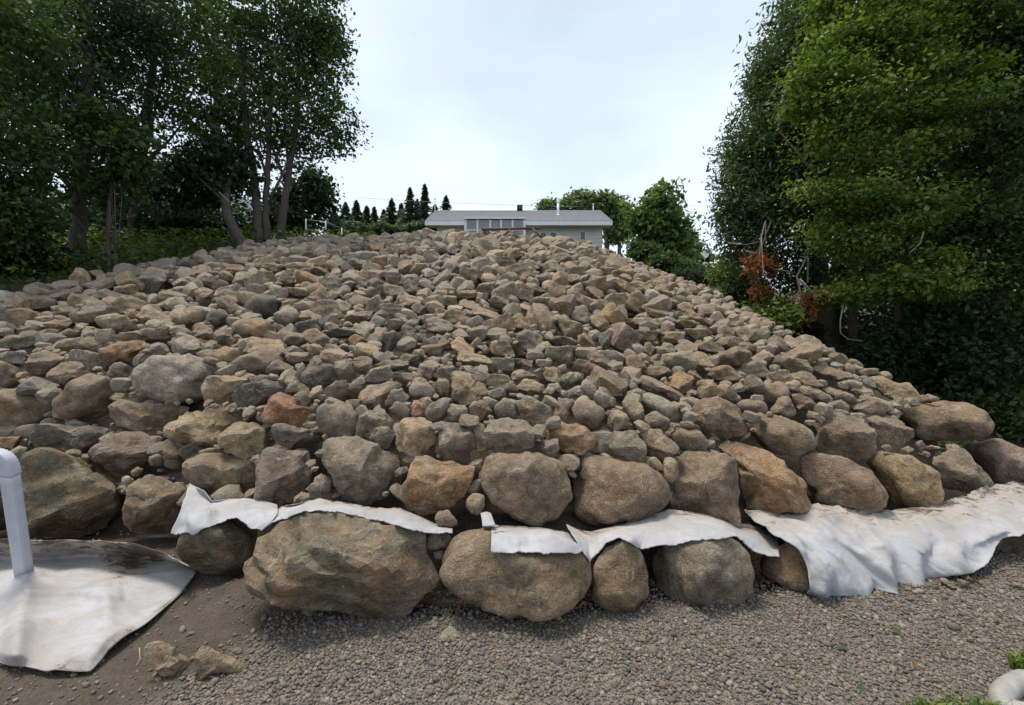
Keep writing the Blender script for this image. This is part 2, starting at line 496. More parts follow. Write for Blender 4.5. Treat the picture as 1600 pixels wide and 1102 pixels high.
def detail(Pw, c, size, s, strata=0.0, facets=1.0):
    fac = 0.0
    if facets:                                              # piecewise flat broken relief
        for i_ in range(7):
            gg = np.random.default_rng(s * 17 + i_); kd = gg.normal(size=3); kd /= np.linalg.norm(kd)
            f_, a_ = ((1.3, .030), (2.6, .016), (5.5, .007))[i_ % 3]
            q_ = Pw @ kd * f_ / max(size, .12) + gg.random()
            fac = fac + (np.abs((q_ % 1) * 2 - 1) - .5) * a_ * size * facets
    n_ = Pw - c; ln = np.linalg.norm(n_, axis=1)[:, None] + 1e-6; n_ = n_ / ln
    a = noise3(Pw, 2.2 / max(size, .25), s + 2) * .022 * size + noise3(Pw, 6.5, s + 3) * .0065 + noise3(Pw, 15, s + 4) * .0028
    rid = 1 - np.abs(noise3(Pw, 3.4, s + 5))
    a = a - np.clip(rid - .86, 0, 1) * .09 * min(size, .6)          # chipped grooves
    if strata:
        q = Pw @ np.array([.38, .1, .92]) * 8.5 + noise3(Pw, .8, s + 6) * .5 + noise3(Pw, 5, s + 7) * .12
        st_ = q % 1
        a = a + strata * (np.where(st_ < .8, st_ / .8, (1 - st_) / .2) - .5) * .045 * np.clip(noise3(Pw, .9, s + 8) + .5, 0, 1)
    return Pw + n_ * (a + fac)[:, None]

ROCKS = []      # (centre, radius px box) of every rock placed so far
def add_rock(label, ck, style, pts, group=None, name='boulder', strata=0.0, back=.5, sub=None, deep=.95, Yfix=None, cat='boulder', foot=False):
    poly = np.array([[float(q) for q in p.split(',')] for p in pts.split()])
    nxt = np.roll(poly, -1, 0)
    cr = poly[:, 0] * nxt[:, 1] - nxt[:, 0] * poly[:, 1]; A = cr.sum() / 2
    cpx = ((poly + nxt) * cr[:, None]).sum(0) / (6 * A); area = abs(A)
    Yh = Yfix if Yfix else hitY(cpx[0], cpx[1])
    hw = math.sqrt(area) / 2 / FPX * Yh
    half = hw * deep                                        # half thickness away from the viewer
    Yc = Yh + half * back
    if foot:                                                # stands on the gravel: the outline's foot gives the distance
        Yc = CAM_Z * FPX / (poly[:, 1].max() - 551) + .06; half = min(half, .42)
    c = np.array(pix(cpx[0], cpx[1], Yc))
    ray = c - np.array([0, 0, CAM_Z]); dist = np.linalg.norm(ray); w = -ray / dist     # towards camera
    u = np.cross(np.array([0, 0, 1.0]), w); u /= np.linalg.norm(u); v = np.cross(w, u)
    # outline on the plane through the centre, square to the line of sight
    pd = np.stack([(poly[:, 0] - 800) / FPX, np.ones(len(poly)), -(poly[:, 1] - 551) / FPX], 1)
    t = dist / (pd @ -w)
    q = pd * t[:, None] - ray
    o2 = np.stack([q @ u, q @ v], 1)
    size_px = math.sqrt(area)
    if sub is None: sub = 5 if size_px > 84 else (4 if size_px > 44 else 3)
    g = np.random.default_rng(int(cpx[0] * 7 + cpx[1] * 131) % 99991)
    dirs, F = ico(sub)
    B, s = rock_base(dirs, g, style, style != 'round')
    th = np.arctan2(B[:, 1], B[:, 0]); rad = np.hypot(B[:, 0], B[:, 1])
    nb = {5: 72, 4: 48}.get(sub, 30); bins = ((th + np.pi) / (2 * np.pi) * nb).astype(int) % nb
    sil = np.zeros(nb); np.maximum.at(sil, bins, rad)
    thb = (np.arange(nb) + .5) / nb * 2 * np.pi - np.pi
    sil = np.maximum(sil, np.maximum(np.roll(sil, 1), np.roll(sil, -1)) * .97)
    tgt = poly_radius(o2, np.zeros(2), thb)
    ker = np.array([.25, .5, .25])
    for arr in (tgt, sil):
        for _ in range(0 if style != 'round' else 2):
            arr[:] = ker[0] * np.roll(arr, 1) + ker[1] * arr + ker[2] * np.roll(arr, -1)
    ratio = tgt / np.maximum(sil, .2)
    f = np.interp(th, thb, ratio, period=2 * np.pi)
    Lc = np.stack([B[:, 0] * f, B[:, 1] * f, B[:, 2] / np.abs(B[:, 2]).max() * half], 1)
    Pw = c + Lc[:, :1] * u + Lc[:, 1:2] * v + Lc[:, 2:] * w
    Pw = detail(Pw, c, hw * 2, s, strata, .35 if style == 'round' else 1.3)
    lo = Pw[:, 2].min()
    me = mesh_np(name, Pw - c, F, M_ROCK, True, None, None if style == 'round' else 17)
    o = link(name, me, None, c)
    k = PAL[ck]; jit = g.uniform(.9, 1.1)
    o.color = (k[0] * jit, k[1] * jit * g.uniform(.97, 1.03), k[2] * jit * g.uniform(.95, 1.05), k[3])
    tag(o, label, cat, group)
    x0, y0 = poly.min(0); x1, y1 = poly.max(0)
    ROCKS.append((c, hw, cpx, (x1 - x0) / 2, (y1 - y0) / 2, Yc))
    return o

G1 = 'boulders of the stacked wall'
FRONT = []
def W1(label, ck, style, pts, **kw):
    o = add_rock(label, ck, style, pts, G1, foot=len(FRONT) < 6, **kw); FRONT.append(o); return o
# ---- bottom row
W1('brown boulder under the leftmost white fabric flap', 'v', 'round', '276,845 300,805 345,795 375,800 402,820 402,845 391,866 379,887 360,900 322,896 287,878')
W1('largest jagged boulder with layered brown face on the gravel', 'v', 'block', '441,805 472,801 536,805 585,816 649,831 660,844 684,899 645,936 628,965 570,960 502,951 454,942 409,933 379,912 382,891 401,842 416,824', strata=1.0, deep=.8)
W1('big rounded boulder beneath the square white fabric flap', 'b', 'round', '716,831 754,822 800,822 860,828 907,848 921,880 919,914 900,940 862,959 836,964 802,959 757,946 720,931 690,904 686,884 697,854')
W1('narrow upright brown boulder between two wide ones on the gravel', 'b', 'round', '925,901 938,866 965,845 992,843 1006,870 1015,928 992,950 974,955 943,948 923,930')
W1('wide rounded grey-brown boulder on the gravel with pale scuffs', 'g', 'round', '1015,874 1030,850 1082,838 1150,836 1168,856 1179,888 1177,919 1159,939 1105,946 1069,941 1033,921 1019,905')
W1('low boulder half hidden behind the large fabric drape', 'v', 'round', '1181,874 1204,852 1236,845 1275,862 1290,890 1280,912 1252,920 1222,913 1195,898')
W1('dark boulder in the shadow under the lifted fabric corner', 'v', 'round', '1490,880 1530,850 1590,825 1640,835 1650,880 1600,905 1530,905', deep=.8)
for o in FRONT[:6]: o.scale.z = 1.06; o.location.z -= .018   # settled into the gravel
# ---- row resting on the fabric
W1('tan wedge boulder just above the leftmost white fabric flap', 'n', 'block', '280,725 292,714 335,704 355,711 385,715 404,717 404,760 385,776 350,778 310,766 285,740')
W1('squarish pinkish-brown block right of the tan wedge boulder', 'k', 'block', '412,697 437,699 482,703 490,715 488,740 478,770 460,786 432,782 405,787 396,785 400,750 405,715')
W1('small grey wedge stone in the gap beside the pinkish block', 'g', 'block', '486,752 507,742 518,744 524,768 510,777 500,786 486,779 479,762')
W1('large grey boulder with fractured sloping top and pale specks', 'g', 'block', '499,710 507,690 525,684 562,684 590,697 620,710 628,722 628,755 616,775 590,785 560,786 532,777 520,757 507,737 500,725', strata=.5)
W1('ochre angular boulder with sloping top edge', 'o', 'block', '645,711 670,710 697,722 742,729 737,750 727,777 700,796 677,807 652,810 632,797 627,777 632,755 642,730')
W1('smooth round brown boulder at the middle of the wall', 'n', 'round', '746,737 757,717 791,707 836,707 874,718 892,741 894,779 877,805 847,821 814,818 786,803 765,786 748,764')
W1('broad brown boulder with creased face right of the round one', 'b', 'round', '899,720 910,709 940,711 980,721 1015,726 1032,744 1045,760 1049,777 1037,795 1000,813 960,823 940,826 905,819 894,802 895,755')
W1('flat-faced square brown block standing upright in the wall', 'b', 'block', '1060,714 1075,705 1092,702 1122,705 1149,711 1157,732 1161,772 1156,820 1127,814 1102,816 1065,802 1049,792 1058,755 1060,732', deep=.8)
W1('boulder with a bright orange stained face', 'o', 'block', '1118,694 1150,688 1195,706 1240,733 1262,761 1268,802 1217,806 1168,799 1160,745 1150,720 1125,706')
W1('long sloping olive-brown boulder right of the orange one', 'n', 'round', '1245,717 1275,710 1320,715 1360,731 1375,752 1396,782 1387,798 1350,804 1305,798 1269,791 1262,757 1250,735')
W1('golden-brown boulder above the middle of the fabric drape', 'y', 'round', '1347,719 1370,701 1395,708 1425,711 1465,736 1476,767 1472,785 1452,798 1425,805 1400,796 1392,778 1375,752 1360,732')
W1('brown boulder low in the wall near its right end', 'k', 'block', '1450,717 1475,706 1502,699 1522,714 1535,734 1549,750 1545,767 1535,776 1500,771 1477,762 1468,740')
W1('pale boulder cut off by the right frame edge', 'k', 'round', '1500,695 1537,684 1560,684 1585,696 1625,708 1642,735 1627,757 1575,758 1550,753 1535,730 1518,712')
# ---- left end of the wall
W1('largest left boulder, green-grey with a rusty orange top', 'v', 'block', '32,722 55,706 82,705 110,711 145,721 190,744 203,757 196,775 193,800 176,817 150,836 125,843 60,843 36,832 26,790', strata=.4)
W1('dark boulder behind the white downspout', 'v', 'round', '-60,740 -20,722 22,728 34,760 30,815 5,832 -50,825')
W1('brown boulder right of the rusty-topped one', 'b', 'block', '197,760 232,741 252,744 270,756 296,759 284,780 276,800 276,828 250,835 215,837 197,829 190,810 194,780')
W1('pinkish-grey boulder with a dark blotch above the rusty-topped one', 'k', 'block', '132,712 160,684 185,674 217,670 237,684 246,700 233,720 212,736 195,743 162,727')
W1('dark slate slab low on the left', 'd', 'angular', '42,682 65,659 85,661 112,664 160,666 180,670 162,688 138,708 100,709 52,702', strata=.5)
W1('olive boulder at the left frame edge', 'n', 'round', '-30,618 32,607 80,615 89,628 80,646 47,671 25,669 -30,658')
W1('large smooth brown boulder left of the dark flat slab', 'n', 'round', '82,630 105,602 122,586 160,584 190,599 208,605 200,621 180,634 170,651 130,657 100,657 83,646')
W1('flat brown slab with dark overhang beneath the big pale boulder', 'b', 'angular', '163,632 185,620 212,627 287,631 306,637 277,653 250,668 225,673 185,668 170,649', strata=.6)
W1('largest pale grey boulder of the slope, domed top', 'p', 'round', '206,584 230,563 260,555 300,555 335,561 357,577 361,589 342,607 322,629 270,630 240,628 207,619 202,601', strata=.7)
W1('tan wedge rock leaning on the right of the big pale boulder', 't', 'angular', '321,588 355,587 390,584 406,590 380,605 364,622 350,637 320,633 316,607')
W1('dark flat slab behind the rust-red rock', 'd', 'angular', '362,608 385,598 425,594 471,605 466,616 432,630 402,641 368,638', strata=.5)
W1('broad yellow-tan slab with cracked edge', 'y', 'angular', '251,660 287,645 325,635 375,639 403,648 401,661 360,669 346,696 305,707 275,691 254,681', strata=.4)
W1('dark stone below the yellow-tan slab', 'v', 'block', '256,682 277,688 302,706 288,722 276,732 255,732')
W1('six-sided tan block with flat top', 't', 'block', '341,680 355,666 380,660 410,659 425,668 425,690 412,706 385,718 355,711 339,698')
W1('rust-red and yellow boulder on a flat grey slab', 'r', 'block', '410,645 424,616 440,615 472,626 490,640 492,667 470,668 440,665 411,661')
W1('flat grey slab under the rust-red boulder', 'g', 'angular', '419,667 432,660 472,669 513,678 508,691 475,697 455,702 432,693')
# ---- third row
G2 = 'rocks just above the wall'
def W2(label, ck, style, pts, **kw): return add_rock(label, ck, style, pts, G2, name='rock', cat='rock', **kw)
W2('rounded grey rock right of the rust-red boulder', 'g', 'round', '492,645 502,630 530,628 550,634 561,647 559,675 547,685 525,685 500,674 491,660')
W2('grey rock with small stone leaning against its front', 'g', 'block', '559,652 572,641 600,641 618,660 615,681 575,688 558,679')
W2('small faceted stone leaning on the grey rock', 'g', 'angular', '574,682 585,667 607,666 617,682 606,701 585,697')
W2('yellow-stained cube-like rock above the ochre boulder', 'y', 'block', '619,665 632,652 665,651 680,667 681,687 670,706 640,712 622,706 617,685')
W2('squarish speckled grey-brown block right of the yellow-stained rock', 'k', 'block', '681,690 687,659 707,657 741,669 743,695 733,727 700,721 679,708')
W2('dark rock wedged behind the smooth grey-green block', 'b', 'block', '740,662 754,660 764,680 762,704 744,708')
W2('smooth grey-green block above the round brown boulder', 'g', 'block', '754,689 761,658 791,652 825,658 837,674 835,700 810,710 784,710 760,702')
W2('tiny square grey stone right of the smooth block', 'g', 'block', '846,688 872,686 876,707 862,712 844,706')
W2('rusty brown rounded rock above the broad creased boulder', 'o', 'block', '851,670 865,661 900,661 920,671 940,690 936,706 905,712 887,715 872,706 855,686')
W2('light grey-brown rock with white dusting, left of a pair', 'g', 'block', '944,682 955,671 990,673 1009,692 1013,708 1000,725 972,716 946,703')
W2('tan rock with a sharp ridge, right of a pair', 't', 'angular', '991,673 1012,666 1032,671 1064,700 1063,713 1035,719 1012,716 1006,692')
W2('reddish-brown oval rock above the flat-faced block', 'n', 'round', '1043,675 1065,669 1095,674 1113,695 1110,706 1070,707 1050,690')
W2('small upright oval stone beside the flat-faced block', 't', 'round', '1035,720 1045,709 1060,720 1062,741 1052,758 1037,748')
W2('tiny oval stone above the broad creased boulder', 't', 'round', '1014,717 1025,714 1036,727 1033,737 1018,728')
W2('large brown boulder with central ridge above the flat-faced block', 'b', 'angular', '1081,637 1097,622 1125,619 1150,634 1165,652 1171,670 1163,686 1125,687 1100,676 1081,656')
W2('dark brown oblong boulder above the orange-faced one', 'b', 'round', '1166,652 1190,646 1225,651 1255,662 1272,680 1276,700 1262,712 1230,713 1200,704 1180,691 1169,670')
W2('brown boulder with pale scuffs beside the dark oblong one', 'b', 'block', '1257,655 1282,645 1310,646 1350,656 1371,680 1370,700 1350,718 1320,716 1282,708 1271,682')
W2('pointed brown boulder above the golden-brown one', 'n', 'angular', '1351,655 1370,647 1397,649 1431,670 1426,685 1407,698 1375,693 1366,675')
W2('long boulder with a black patch at the right end of the slope', 'n', 'round', '1391,638 1425,630 1470,626 1510,628 1545,644 1552,665 1548,681 1500,690 1462,688 1430,683 1426,667 1400,651')
W2('sloping brown rock left of the long boulder with black patch', 'b', 'angular', '1324,637 1355,624 1375,621 1396,642 1381,651 1350,657')
W2('tan broken rock on the right edge above the long boulder', 't', 'angular', '1351,590 1380,587 1400,599 1420,598 1439,617 1432,629 1405,632 1380,618 1360,606')
W2('thin tan slab directly on top of the long boulder', 't', 'angular', '1432,618 1450,615 1469,621 1466,628 1440,629')
W2('overhanging brown slab on the right edge', 'b', 'angular', '1259,580 1275,571 1300,574 1336,585 1338,596 1305,597 1280,590')
W2('thin pale slab sticking out over the right edge', 't', 'angular', '1334,578 1355,575 1375,576 1372,585 1350,590 1336,588')
W2('long brown slab sloping right, left of two', 'b', 'angular', '1229,605 1250,600 1282,609 1303,617 1301,633 1270,627 1240,616')
W2('long brown slab sloping right, right of two', 'n', 'angular', '1264,601 1295,604 1320,611 1342,622 1336,632 1305,625 1284,612')
W2('pyramid-shaped brown rock above the dark oblong boulder', 'n', 'angular', '1204,637 1220,620 1235,619 1246,645 1235,653 1206,649')
W2('dark tilted rock right of the pyramid-shaped one', 'b', 'angular', '1236,615 1255,614 1281,637 1276,648 1260,651 1244,636')
W2('rounded brown rock behind the pyramid-shaped one', 'n', 'round', '1184,606 1200,597 1225,596 1238,617 1216,629 1190,634')
for i, p in enumerate(('1375,697 1392,694 1396,704 1380,707', '1428,692 1440,688 1447,697 1436,703 1426,699', '1440,699 1455,695 1472,699 1468,703 1448,703',
                       '1432,707 1445,703 1457,709 1450,716 1435,713', '1455,705 1470,703 1474,711 1462,714', '1475,696 1490,692 1503,696 1498,702 1480,703', '1407,701 1420,696 1430,702 1422,709 1410,708')):
    add_rock('small flat stone in the ledge under the long boulder', 'nbtbntb'[i], 'angular', p, 'flat stones under the long boulder', name='small_stone', cat='stone')
# ---- stones tucked into the wall's gaps
for lab, ck, p, y in (('small grey stone at the fabric end beside the jagged boulder', 'g', '664,836 682,827 703,834 704,850 682,861 666,855', None),
                   ('pebble below the small grey stone', 'b', '676,862 692,861 691,875 680,878', None),
                   ('small dark stone under the ochre boulder', 'b', '681,800 701,797 716,816 714,826 682,823', None),
                   ('egg-shaped stone between the ochre and round boulders', 't', '735,775 746,767 757,777 758,794 746,808 731,802 728,785', None),
                   ('small grey stone right of the pinkish-grey blotched boulder', 'g', '230,712 248,709 257,718 252,727 234,728', None),
                   ('orange pebble above the brown left boulder', 'o', '204,737 215,729 226,732 220,744 208,747', None),
                   ('pale pebble at the corner of the rusty-topped boulder', 'p', '188,747 200,742 212,750 206,757 192,756', None),
                   ('grey stone on top of the rusty-topped boulder', 'k', '99,710 112,701 126,704 130,716 112,718', None)):
    add_rock(lab, ck, 'round', p, 'small stones in the wall gaps', name='small_stone', cat='stone', Yfix=y)
# ---- lower slope, middle
G3 = 'larger rocks of the lower slope'
def W3(label, ck, style, pts, **kw): return add_rock(label, ck, style, pts, G3, name='rock', cat='rock', **kw)
for lab, ck, st, p in (
 ('brown flat-topped rock left of the large ridged boulder', 'n', 'round', '1144,632 1162,623 1190,625 1206,637 1197,647 1162,646'),
 ('rusty rock behind the large ridged boulder', 'o', 'angular', '1084,615 1095,601 1137,600 1156,617 1148,631 1125,625 1100,627 1085,629'),
 ('long thin slab tilted down to the right', 'b', 'angular', '999,592 1017,590 1050,604 1070,619 1079,630 1068,636 1040,622 1006,603'),
 ('pale blue-grey slab lying below the tilted thin slab', 'p', 'round', '996,617 1012,612 1040,624 1065,640 1063,657 1052,666 1025,647 1004,633'),
 ('small reddish rock below the pale blue-grey slab', 'k', 'angular', '1006,650 1025,641 1048,657 1048,668 1037,676 1011,666'),
 ('tan rounded rock left of the pale blue-grey slab', 't', 'block', '969,627 990,621 1006,635 1008,662 992,669 979,649'),
 ('light tan faceted rock above the white-dusted rock', 't', 'angular', '946,647 965,639 981,647 991,670 960,674 946,662'),
 ('tan rounded rock with grey flank over the rusty brown rock', 'n', 'round', '891,647 900,627 920,624 946,640 947,657 935,676 909,664'),
 ('grey angular rock leaning on the tan rounded one', 'g', 'angular', '864,655 867,626 885,621 901,625 893,648 881,661'),
 ('grey pointed rock above the light tan faceted one', 'g', 'angular', '925,625 935,604 950,606 968,630 968,641 945,641'),
 ('brown sloping rock right of the smooth grey-green block', 'n', 'angular', '804,625 830,621 860,636 866,655 855,671 837,669 814,652'),
 ('small pale blue-grey stone in the middle of the lower slope', 'u', 'block', '884,612 897,604 913,612 911,622 886,622'),
 ('grey-brown wedge above the small pale stone', 'g', 'angular', '866,597 887,581 910,581 916,595 892,608 876,609'),
 ('tan flat rock with shaded underside left of the wedge', 't', 'angular', '801,607 820,591 850,601 858,613 832,617'),
 ('dark grey rounded boulder above the dark flat slab', 'd', 'round', '469,587 487,571 520,570 536,585 523,601 485,611 471,606'),
 ('brown flat rock right of the dark grey rounded boulder', 'b', 'angular', '500,612 525,595 555,595 571,607 561,628 530,629 506,621'),
 ('wide brown slab with an upturned right end', 'n', 'block', '559,638 562,614 575,602 620,595 630,602 612,614 603,639'),
 ('grey angular rock right of the wide brown slab', 'g', 'angular', '600,632 608,612 625,604 641,620 633,633'),
 ('grey-green oval rock left of a bright tan stone', 'g', 'round', '636,610 642,598 665,598 683,610 683,623 650,624'),
 ('bright tan stone, the most yellow of the lower slope', 'y', 'angular', '674,600 695,590 705,600 703,618 687,621'),
 ('large brown rock with a dark stain right of the bright tan stone', 'b', 'angular', '704,605 715,584 732,584 750,601 776,620 760,629 732,637 704,629'),
 ('round grey stone left of a dark red one', 'g', 'round', '606,640 617,628 635,629 645,647 625,657'),
 ('dark red stone between two grey ones', 'r', 'angular', '639,635 652,625 671,632 663,651 645,652'),
 ('leaning grey oval rock right of the dark red stone', 'g', 'round', '664,647 672,629 695,621 705,630 701,650 677,665'),
 ('small grey cube right of the leaning oval rock', 'g', 'block', '699,642 707,631 731,634 730,661 701,659'),
 ('small orange-brown rock right of the grey cube', 'o', 'angular', '731,637 742,625 757,626 774,642 750,658 734,653'),
 ('smooth grey egg-shaped rock above the smooth block', 'g', 'round', '771,632 790,620 805,624 818,642 806,654 776,652'),
 ('small grey rock behind the rust-red boulder', 'g', 'angular', '456,620 475,609 488,612 491,631 475,637'),
 ('small red-brown rock at the upper left of the big pale boulder', 'k', 'angular', '167,573 185,563 206,575 206,592 182,598 171,588'),
 ('orange-brown block left of a grey wedge on the left slope', 'o', 'block', '154,547 180,535 225,533 241,540 212,556 208,573 180,572 165,581 154,566'),
 ('grey wedge rock beside the orange-brown block', 'g', 'angular', '206,560 225,547 250,534 268,550 266,558 227,566 209,577'),
 ('pale rough-textured rock above the big pale boulder', 'p', 'angular', '266,542 277,524 300,523 323,537 323,558 270,557'),
 ('tan rock with a notched top right of the pale rough one', 'y', 'round', '326,557 350,541 375,544 391,550 362,569 344,567'),
 ('wide pinkish-grey rock right of the big pale boulder', 'k', 'round', '356,572 375,557 400,548 425,546 448,555 448,571 412,588 370,586'),
 ('purple-grey boulder at the left edge of the slope', 'k', 'block', '36,570 50,551 70,546 112,560 80,577 62,599 40,592'),
 ('tan boulder right of the purple-grey one', 'n', 'block', '64,598 95,564 125,565 160,579 167,588 127,592 102,607 76,614'),
 ('olive rock at the frame edge left of the purple-grey boulder', 'n', 'round', '-20,564 10,565 32,576 41,600 20,612 -20,610'),
 ('flat brown rock above the purple-grey boulder', 'n', 'angular', '79,543 100,529 150,525 173,537 150,550 115,557'),
 ('tan lens-shaped slab with dark underside on the left slope', 't', 'angular', '143,497 170,489 195,491 226,515 190,520 155,513'),
 ('low brown slab behind the pale rough rock', 'b', 'angular', '169,527 200,519 237,513 276,521 276,532 230,537 180,540'),
 ('oblong tan boulder tilted up to the right on the left slope', 't', 'round', '259,492 277,481 317,478 326,487 321,503 280,513 261,506'),
 ('blue-grey rock right of the oblong tan boulder', 'd', 'round', '321,495 332,483 352,484 363,498 335,517'),
 ('tan boulder right of the blue-grey rock', 't', 'round', '361,507 375,497 410,496 429,507 426,526 380,534 364,521'),
 ('tan rock tilted to the right below the blue-grey one', 'n', 'block', '331,520 350,510 374,538 361,545 336,537'),
 ('layered brown rock left of the tilted tan one', 'n', 'angular', '296,520 312,504 332,514 338,536 312,531'),
 ('large dark purple-grey boulder of the left middle slope', 'd', 'round', '380,475 400,459 432,461 439,478 428,499 393,500'),
 ('pale grey faceted boulder below the dark purple-grey one', 'p', 'round', '426,492 447,476 467,486 472,500 450,510 436,511'),
 ('brown round rock left of the pale grey faceted boulder', 'o', 'round', '389,505 415,498 428,512 420,529 394,529'),
 ('long low slab at the far left of the slope', 'n', 'round', '-15,482 27,461 75,463 101,472 75,482 30,493'),
 ('slab touching the undergrowth on the far left', 'n', 'angular', '70,463 100,452 124,455 115,465 82,476'),
 ('flat pale slab at the upper left edge of the rocks', 't', 'angular', '114,447 150,436 188,433 177,450 140,459'),
 ('large two-tone boulder at the upper left edge', 'g', 'block', '216,435 232,419 265,420 276,432 259,451 242,466 221,462'),
 ('dark domed boulder highest on the left edge', 'd', 'round', '270,417 282,405 310,406 323,415 300,422'),
 ('tan wedge slab left of the two-tone boulder', 'y', 'angular', '171,451 195,445 215,444 218,463 195,461'),
 ('pinkish flat boulder right of the two-tone one', 'k', 'angular', '312,438 332,430 362,444 343,456 320,449'),
 ('pale grey boulder on the upper left slope', 'p', 'block', '361,442 370,426 390,424 403,435 375,456'),
 ('tan boulder between the oblong one and the pinkish flat one', 't', 'block', '302,456 317,447 335,455 326,483 307,474'),
 ('brown angular rock above the blue-grey rock', 'n', 'angular', '334,465 355,463 381,482 366,497 338,479'),
 ('dark brown slab at the left frame edge', 'v', 'angular', '-15,536 22,524 52,514 73,532 45,545 -15,550'),
 ('tan slab right of the dark brown edge slab', 'n', 'angular', '66,505 85,499 126,499 111,513 75,520'),
 ('small rounded tan rock below the tan slab', 't', 'round', '88,524 105,513 126,519 121,529 92,532')):
    W3(lab, ck, st, p)

# ---- library of shared slope-rock shapes
LIB = []
for i in range(16):
    st = ('round', 'angular', 'block', 'angular', 'block', 'angular', 'block', 'angular')[i % 8]
    row = []
    for sub in (4, 2, 1):
        g = np.random.default_rng(500 + i)
        dirs, F = ico(sub)
        B, s = rock_base(dirs, g, st)
        if sub == 4:
            B = detail(B, np.zeros(3), 2.0, s, 0, .35 if st == 'round' else 1.1)
            n_ = B / np.linalg.norm(B, axis=1)[:, None]
            rid = 1 - np.abs(noise3(B, .8, s + 5))
            B = B + n_ * (noise3(B, 1.6, s + 3) * .014 + noise3(B, 4.0, s + 4) * .006 - np.clip(rid - .85, 0, 1) * .12)[:, None]
        ext = (B.max(0) - B.min(0)) / 2; mid = (B.max(0) + B.min(0)) / 2
        row.append(((B - mid) / ext, F))
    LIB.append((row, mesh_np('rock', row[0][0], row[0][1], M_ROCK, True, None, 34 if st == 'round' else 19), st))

NAMES = {'g': 'grey', 'b': 'dark brown', 't': 'tan', 'n': 'brown', 'p': 'pale grey', 'k': 'pinkish-brown', 'o': 'rust-stained', 'd': 'dark grey', 'y': 'yellowish', 'u': 'blue-grey'}
def place_rock(k, c, dims, ang, ck, label, group, seed):
    g = np.random.default_rng(seed)
    o = link('rock', LIB[k][1], None, c)
    o.rotation_euler = (g.uniform(-.15, .15), ang, g.uniform(-.35, .35))
    sgn = [1, 1, 1]
    o.scale = dims
    kk = PAL[ck]; j = g.uniform(.72, 1.25)
    o.color = (kk[0] * j, kk[1] * j * g.uniform(.96, 1.04), kk[2] * j * g.uniform(.92, 1.06), kk[3] * g.uniform(.5, 1.2))
    tag(o, label, 'rock', group)
    return o

def height_word(py): return 'upper' if py < 450 else ('middle' if py < 515 else 'lower')
ELL = '''686,510,50,28,.1,g 610,533,30,36,.1,u 535,482,30,28,0,p 522,560,46,32,.2,t 574,552,40,28,.2,y 742,561,58,27,0,t 788,570,42,22,0,g 750,522,42,27,-.2,g
561,533,30,22,0,o 615,510,34,24,-.2,g 638,520,25,25,0,g 612,572,60,18,-.15,g 592,586,54,27,-.15,g 670,580,34,34,.2,n 697,583,34,25,.1,n 656,485,28,23,0,g 732,462,36,19,0,t
735,433,36,24,.15,b 706,422,28,23,0,g 642,450,26,26,0,u 615,441,24,19,0,k 565,443,30,23,0,g 522,446,40,24,.1,p 468,457,40,20,0,t 616,484,46,18,.1,g 760,491,52,25,.1,n 785,545,38,25,0,n
484,510,46,23,-.1,d 535,520,46,18,0,d 458,530,48,30,-.1,g 678,548,38,20,-.1,n 697,539,24,21,0,t 556,497,40,22,-.1,k 635,420,32,29,.4,n 560,415,30,18,-.2,g
976,534,44,42,.5,k 888,515,50,34,.45,n 937,507,36,30,.3,t 945,533,20,30,.2,u 918,535,30,28,.2,n 1010,528,38,25,0,b 1050,528,38,25,0,b 1088,523,48,23,.1,n 1072,545,36,25,0,t 1092,565,42,32,.3,n
1015,547,22,26,0,n 1038,552,28,21,0,g 988,507,46,18,0,n 878,556,48,33,-.1,g 916,554,38,22,0,g 828,533,46,37,0,g 812,505,30,27,.1,t 825,486,36,23,0,t 848,474,50,22,.1,g 908,494,32,32,.4,g
992,476,36,31,.5,b 932,461,40,24,.3,b 838,453,44,18,.25,g 820,462,34,21,.2,t 898,439,30,21,.4,n 1026,492,36,18,.2,b 1105,543,52,20,.1,n 1145,537,46,20,.2,n 1133,585,48,29,0,n 1180,580,44,32,.1,g
815,570,38,20,0,n 820,587,44,20,0,t 865,587,32,27,.3,t 1026,583,46,23,.1,n 1086,591,28,25,0,b 960,574,26,17,-.2,g 880,533,42,18,.2,k 1070,507,42,18,.1,n
470,560,44,22,0,k 440,575,36,26,.1,g 640,560,30,18,-.2,g 720,590,34,20,.1,n 1170,545,44,18,.2,n 1000,448,38,18,.1,n 950,425,34,16,.1,n 860,420,40,18,0,g 790,410,44,16,.05,g 700,395,34,15,0,g
640,395,30,15,0,t 560,390,32,14,0,g 480,400,34,17,-.1,g 430,420,36,20,.2,n 450,440,32,20,0,t 500,425,34,18,.3,n 760,450,38,18,0,g 700,470,34,18,.1,n 780,475,36,20,0,t 590,460,32,22,-.3,g'''
for q in ELL.split():
    a = q.split(','); px, py, w, h, an = map(float, a[:5]); ck = a[5]
    Y = hitY(px, py); hw, hh = w / 2 / FPX * Y, h / 2 / FPX * Y
    dp = math.sqrt(hw * hh) * 1.15
    c = pix(px, py, Y + dp * .35)
    seed = int(px * 13 + py * 7); k = seed % 16
    if ck in 'gpt' and h > w * .75: k = k // 8 * 8
    lab = '%s rock of the %s slope among many like it' % (NAMES[ck], height_word(py))
    place_rock(k, c, (hw, dp, hh), an, ck, lab, '%s rocks of the %s slope' % (NAMES[ck], height_word(py)), seed)
    ROCKS.append((np.array(c), math.sqrt(hw * hh), np.array([px, py]), w / 2, h / 2, Y + dp * .35))

